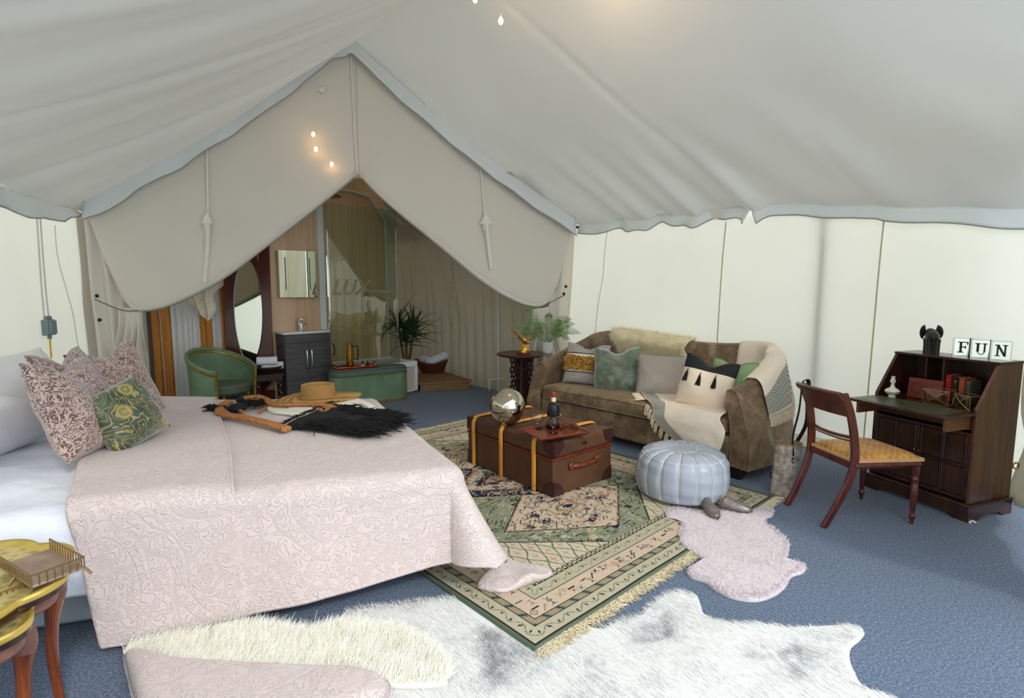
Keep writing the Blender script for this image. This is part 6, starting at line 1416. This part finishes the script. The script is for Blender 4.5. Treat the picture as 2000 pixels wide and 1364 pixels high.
# ================================================================ RUGS
RC = Vector((.099, 2.148, 0)); RAx = Vector((.734, .679, 0)).normalized(); RBx = Vector((-RAx.y, RAx.x, 0)); RWd, RLn = 2.53, 3.38
def make_rug():
    c = .0055; na, nb = int(RWd/c), int(RLn/c); a = (np.arange(na)+.5)*c; b = (np.arange(nb)+.5)*c; A, B = np.meshgrid(a, b)
    rng = np.random.RandomState(11)
    col = np.zeros((nb, na, 3)); L_ = lambda t: np.array(lin(t)[:3])
    cream, pink, green, dgreen, navy, tan, rust, black = map(L_, ((196,184,160),(202,182,160),(136,143,118),(102,113,96),(40,46,62),(172,150,118),(162,112,88),(52,46,44)))
    warp = .006*np.sin(A*31+2*np.sin(B*9))+.004*np.sin(B*47)
    d = np.minimum(np.minimum(A, RWd-A), np.minimum(B, RLn-B)); t = np.where(np.minimum(A, RWd-A) < np.minimum(B, RLn-B), B, A)
    def put(m, c_): col[m] = c_
    put(d >= 0, green); put(d < .018, dgreen); 
    m = (d >= .024) & (d < .112); put(m, L_((184,176,152)))
    wv = .068+.018*np.sin(t*2*np.pi/.13); put(m & (np.abs(d-wv) < .0035), L_((120,128,104))); put(m & (np.abs(((t/.065) % 1)-.5) < .09) & (np.abs(d-.068-.02*np.cos(t*2*np.pi/.13)) < .008), navy)
    for e in (.022, .114, .150, .268, .305, .352): put(np.abs(d-e) < .0035, black)
    m = (d >= .117) & (d < .147); put(m, L_((150,146,120))); put(m & (((t/.10+ (d-.117)*6) % 1) < .38), L_((116,126,104))); put(m & (np.abs(((t/.10+(d-.117)*6) % 1)-.19) < .06), navy); put(m & (np.abs(((t/.10) % 1)-.7) < .10), L_((168,140,112)))
    m = (d >= .153) & (d < .265); put(m, pink)
    m = (d >= .271) & (d < .352); put(m, L_((182,174,148))); wv = .311+.016*np.sin(t*2*np.pi/.11); put(m & (np.abs(d-wv) < .003), L_((130,132,108))); put(m & (np.abs(((t/.11) % 1)-.25) < .06) & (np.abs(d-.311) < .008), navy)
    m = (d >= .355) & (d < .392); put(m, cream); rr = np.hypot(((t/.042) % 1-.5)*.042, d-.3735); put(m & (np.abs(rr-.014) < .0042), black)
    F0, = (.395,); inn = d >= F0; put(inn, green)
    ca = RWd/2; da = np.abs(A-ca); bb = np.minimum(B, RLn-B)
    lat = inn & ((bb-F0)/.55 < (da-.22)/.62); put(lat, L_((204,192,168)))
    g1 = ((A+B*.55+warp) % .105) < .010; g2 = ((A-B*.55+warp) % .105) < .010; put(lat & (g1 | g2), dgreen)
    u = ((A+B*.55) % .105)-.055; w = ((A-B*.55) % .105)-.055; put(lat & (np.abs(np.abs(u)-np.abs(w)) < .006) & (np.hypot(u, w) < .028), L_((186,150,120)))
    edge = inn & (np.abs((bb-F0)/.55-(da-.22)/.62) < .014); put(edge, black)
    for k, cb in enumerate((.93, RLn/2, RLn-.93)):
        zz = .014*np.abs(((A/.035) % 1)-.5)*2; q = da/.60+np.abs(B-cb)/(.44)+zz
        if k == 1: q = da/.66+np.abs(B-cb)/.46+zz
        put(inn & (q < 1.03), black if k != 1 else tan); put(inn & (q < 1.0), tan if k != 1 else black); put(inn & (q < .975), pink if k != 1 else navy)
        if k == 1: put(inn & (q < .62), cream); put(inn & (np.abs(q-.62) < .03), rust); put(inn & (q < .35), navy); put(inn & (q < .2), L_((186,150,120)))
        else:
            r2 = np.maximum(da/.17, np.abs(B-cb)/.11); r2 = np.maximum(r2, (da/.17+np.abs(B-cb)/.11)*.72); put(inn & (r2 < 1.0), tan); put(inn & (r2 < .86), cream); put(inn & (r2 < .60), rust*.6+tan*.4); put(inn & (r2 < .42), cream); put(inn & (r2 < .25), navy)
            for sa, sb in ((-.30,-.06),(-.30,.06),(.30,-.06),(.30,.06),(-.02,.24),(.02,-.24)):
                x = A-ca-sa; y = B-cb-sb; mk = (np.abs(x) < .045) & (np.abs(y) < .032); put(mk & ((((x/.018).astype(int)+(y/.013).astype(int)) % 2) == 0), navy)
    # knotted little motifs: symmetric glyphs strewn over every field
    def glyph(kind):
        n = 9; g = rng.rand(n, n) < .42; g = g | g[::-1] if kind else g; g = g | g[:, ::-1]; yy, xx = np.mgrid[0:n, 0:n]; r = np.abs(yy-4)+np.abs(xx-4)
        if kind == 2: g = (r == 4) | (r == 1) | (r == 0)
        if kind == 3: g = (np.abs(yy-4) == np.abs(xx-4)) | (r < 2)
        if kind == 4: g = (yy-4 == xx-4) | ((yy-4) == (xx-4)+1) | ((xx == 8) & (yy > 5))
        if kind == 5: g = ((xx == 4) & (yy > 0)) | ((yy == 8) & (np.abs(xx-4) < 3)) | ((yy < 4) & (np.abs(xx-4)+yy == 4))
        if kind == 0: g = (yy == 4) | (yy == 5)
        return g & (r < 8)
    step = 8
    for j in range(4, nb-14, step):
        for i in range(4, na-14, step):
            ii, jj = i+rng.randint(-2, 3), j+rng.randint(-2, 3); ii = max(0, ii); jj = max(0, jj)
            if ii+10 >= na or jj+10 >= nb: continue
            dd = d[jj+4, ii+4]; x0 = col[jj+4, ii+4]
            dark = x0.sum() < .25
            if .175 < dd < .245:
                if rng.rand() > .62: continue
                cs = (navy, navy, black, dgreen, rust, tan*.8)
            elif dd > F0+.02 and not lat[jj+4, ii+4]:
                if rng.rand() > .80: continue
                cs = (cream, cream, tan, rust) if dark else ((navy, black, dgreen, rust, tan*.85, navy) if x0.sum() > 1.0 else (cream, navy, tan, dgreen*.7, cream, black))
            else: continue
            g = glyph(rng.randint(0, 6)); c_ = cs[rng.randint(len(cs))]
            s_ = col[jj:jj+9, ii:ii+9]; same = np.abs(s_-x0).sum(2) < .05; s_[g & same] = c_
            if rng.rand() < .4: c2 = cs[rng.randint(len(cs))]; s_[3:6, 3:6][g[3:6, 3:6]] = c2
    col *= (.93+.14*rng.rand(nb, na, 1))
    ia, jb = np.meshgrid(np.arange(na+1), np.arange(nb+1)); X = ia*c*RWd/(na*c); Y = jb*c*RLn/(nb*c)
    Z = .011+.0015*np.sin(X*9+Y*4)+.002*np.sin(Y*3+1); ed = np.minimum(np.minimum(X, RWd-X), np.minimum(Y, RLn-Y)); Z = np.where(ed < .001, .001, Z)
    P = np.stack([RC.x+RAx.x*X+RBx.x*Y, RC.y+RAx.y*X+RBx.y*Y, Z], -1).reshape(-1, 3)
    w = na+1; base = (np.arange(nb)[:, None]*w+np.arange(na)[None, :]).reshape(-1); F = np.stack([base, base+1, base+w+1, base+w], 1)
    t_ = NT('rug_pile'); at_ = t_.N('ShaderNodeAttribute'); at_.attribute_name = 'knots'; n = t_.noise(t_.co(1.0), 320, 2); t_.set(Base_Color=at_.outputs['Color'], Roughness=.95); t_.b.inputs['Specular IOR Level'].default_value = .1; t_.bump(n, .7, .004)
    rug = thing('patterned_rug', 'large green and cream oriental rug with fringe under the trunk', 'rug', (0,0,0))
    o = raw('pile', P, F, t_.m, rug); ca_ = o.data.color_attributes.new('knots', 'FLOAT_COLOR', 'CORNER')
    cc = np.ones((nb*na, 4, 4), np.float32); cc[:, :, :3] = col.reshape(-1, 1, 3); ca_.data.foreach_set('color', cc.ravel())
    return rug
rug = make_rug()
rng = random.Random(3)
def fringe(y0, sgn, nm, n):
    m = MB()
    for i in range(n):
        x = RWd*(i+.5)/n; k = rng.uniform(.6, 1.1)
        for j in range(3):
            p = RC+RAx*(x+rng.gauss(0,.004))+RBx*y0+Vector((0,0,.006)); q = [p]; d = (RBx*sgn+RAx*rng.gauss(0,.35)).normalized(); L = .085*k
            for s_ in range(4): d = (d+RAx*rng.gauss(0,.35)+RBx*rng.gauss(0,.15)).normalized(); nx = q[-1]+d*L/4; nx.z = .005+abs(rng.gauss(0,.006)); q.append(nx)
            m.tube(q, [.0028,.0026,.0024,.002,.0014], 4)
    tag(m.build(nm, mat('rug_fringe', (196,182,148), (220,208,180), rough=.95, ns=30), rug, smooth=True), kind='stuff')
fringe(0, -1, 'fringe', 520); fringe(RLn, 1, 'fringe', 240)
m = MB(); 
for x in (0, RWd): m.tube([RC+RAx*x+RBx*(RLn*i/30)+Vector((0,0,.010)) for i in range(31)], .009, 6)
m.build('bound_edge', mat('rug_binding', (78,96,78), rough=.9, bump=.5, bs=200), rug, smooth=True)
# ---- lilac curly sheepskin
def wpoly(px): return [W(u, v) for u, v in px]
lil = wpoly([(1298,1002),(1320,996),(1345,1000),(1368,1004),(1410,1000),(1450,1004),(1490,998),(1512,1002),(1508,1012),(1496,1018),(1500,1028),(1525,1046),(1541,1066),(1538,1090),(1530,1100),(1552,1102),(1574,1110),(1568,1122),(1546,1130),(1534,1150),(1510,1168),(1475,1178),(1430,1172),(1395,1155),(1375,1140),(1350,1132),(1341,1122),(1352,1112),(1372,1108),(1368,1094),(1345,1080),(1330,1066),(1325,1048),(1330,1030),(1322,1018),(1302,1014)])
M_lil = wool('lilac_wool', (205,194,198), (242,232,236), 120, .1)
lrug = thing('lilac_sheepskin', 'pale lilac curly sheepskin rug on the carpet beneath the shoes', 'sheepskin rug', (0,0,0))
pelt('hide', lil, .002, .022, M_lil, lrug, .003, 4, 240, 18)
LP = closed_cr([(p.x, p.y, 0) for p in lil], 120); S_ = scatter([(p.x, p.y) for p in LP], 26000, 8); P3 = np.column_stack([S_, np.full(len(S_), .020)]); tag(fur('wool', P3, np.tile([0,0,.5], (len(S_),1)), .014, M_lil, lrug, .0020, (0,0,0), .6), kind='stuff')
# ---- cowhide
cow = wpoly([(676,1200),(690,1190),(760,1182),(830,1172),(890,1170),(905,1190),(950,1225),(1010,1262),(1060,1280),(1120,1262),(1180,1228),(1215,1210),(1255,1200),(1272,1182),(1300,1162),(1330,1155),(1358,1162),(1368,1180),(1375,1200),(1398,1212),(1440,1218),(1500,1220),(1560,1228),(1630,1228),(1665,1222),(1688,1236),(1680,1252),(1662,1268),(1660,1290),(1672,1320),(1690,1345),(1730,1358),(1760,1380),(1600,1420),(1300,1440),(1000,1440),(800,1420),(700,1400),(650,1340),(664,1250)])
tcw = NT('cowhide'); vv = tcw.co(1.0); n = tcw.noise(vv, 2.6, 4, .62, .5); st = tcw.noise(tcw.co((60,22,60), (0,0,R(35))), 3, 3, .6); f = tcw.math('ADD', n, tcw.math('MULTIPLY', tcw.math('SUBTRACT', st, .5), .35))
tcw.set(Base_Color=tcw.ramp(f, [(.26, lin((132,130,136))), (.38, lin((200,199,201))), (.47, lin((230,229,228)))]), Roughness=.6); tcw.b.inputs['Sheen Weight'].default_value = .3; tcw.bump(st, .25, .005); M_cow = tcw.m
crug = thing('cowhide_rug', 'white and grey speckled cowhide rug across the foreground floor', 'cowhide rug', (0,0,0))
pelt('hide', cow, .001, .006, M_cow, crug, .002, 1, 240, 24)
CPp = closed_cr([(p.x, p.y, 0) for p in cow], 240); S_ = scatter([(p.x, p.y) for p in CPp], 42000, 5); P3 = np.column_stack([S_, np.full(len(S_), .007)]); tag(fur('hair', P3, np.tile([0,0,.15], (len(S_),1)), .020, M_cow, crug, .0012, (-.6,.5,0), .25), kind='stuff')
# ---- long white sheepskin
shp = wpoly([(240,1290),(262,1282),(310,1270),(380,1256),(440,1245),(480,1238),(540,1243),(590,1252),(640,1240),(670,1232),(720,1240),(770,1250),(820,1270),(855,1296),(876,1325),(872,1345),(820,1352),(740,1350),(640,1345),(540,1350),(420,1345),(320,1330),(262,1312)])
M_ivw = wool('ivory_wool', (244,241,228), (255,254,248), 14, .12)
srug = thing('white_sheepskin', 'long-haired ivory sheepskin rug lying on cowhide beside the bed', 'sheepskin rug', (0,0,0))
pelt('hide', shp, .008, .030, M_ivw, srug, .015, 2, 160, 16)
SPp = closed_cr([(p.x, p.y, 0) for p in shp], 160); S_ = scatter([(p.x, p.y) for p in SPp], 42000, 6); P3 = np.column_stack([S_, np.full(len(S_), .036)]); tag(fur('wool', P3, np.tile([0,0,.6], (len(S_),1)), .042, M_ivw, srug, .0018, (.25,.55,0), .40, 3), kind='stuff')
# ---- folded blush blanket at the very front
blk = wpoly([(242,1296),(262,1306),(330,1316),(430,1324),(520,1330),(620,1334),(700,1338),(760,1350),(740,1400),(560,1440),(300,1440),(262,1380),(250,1335)])
bo2 = thing('folded_blanket', 'second blush quilted blanket folded on the floor at bottom left', 'blanket', (0,0,0))
pelt('folded_layers', blk, .038, .045, M_quilt, bo2, .006, 9, 140, 14)
m = MB(); O = closed_cr([(p.x, p.y, 0) for p in blk], 100); m.prism([(p.x, p.y) for p in O], .0, .04); m.build('under_fold', M_quilt, bo2, bevel=.01)
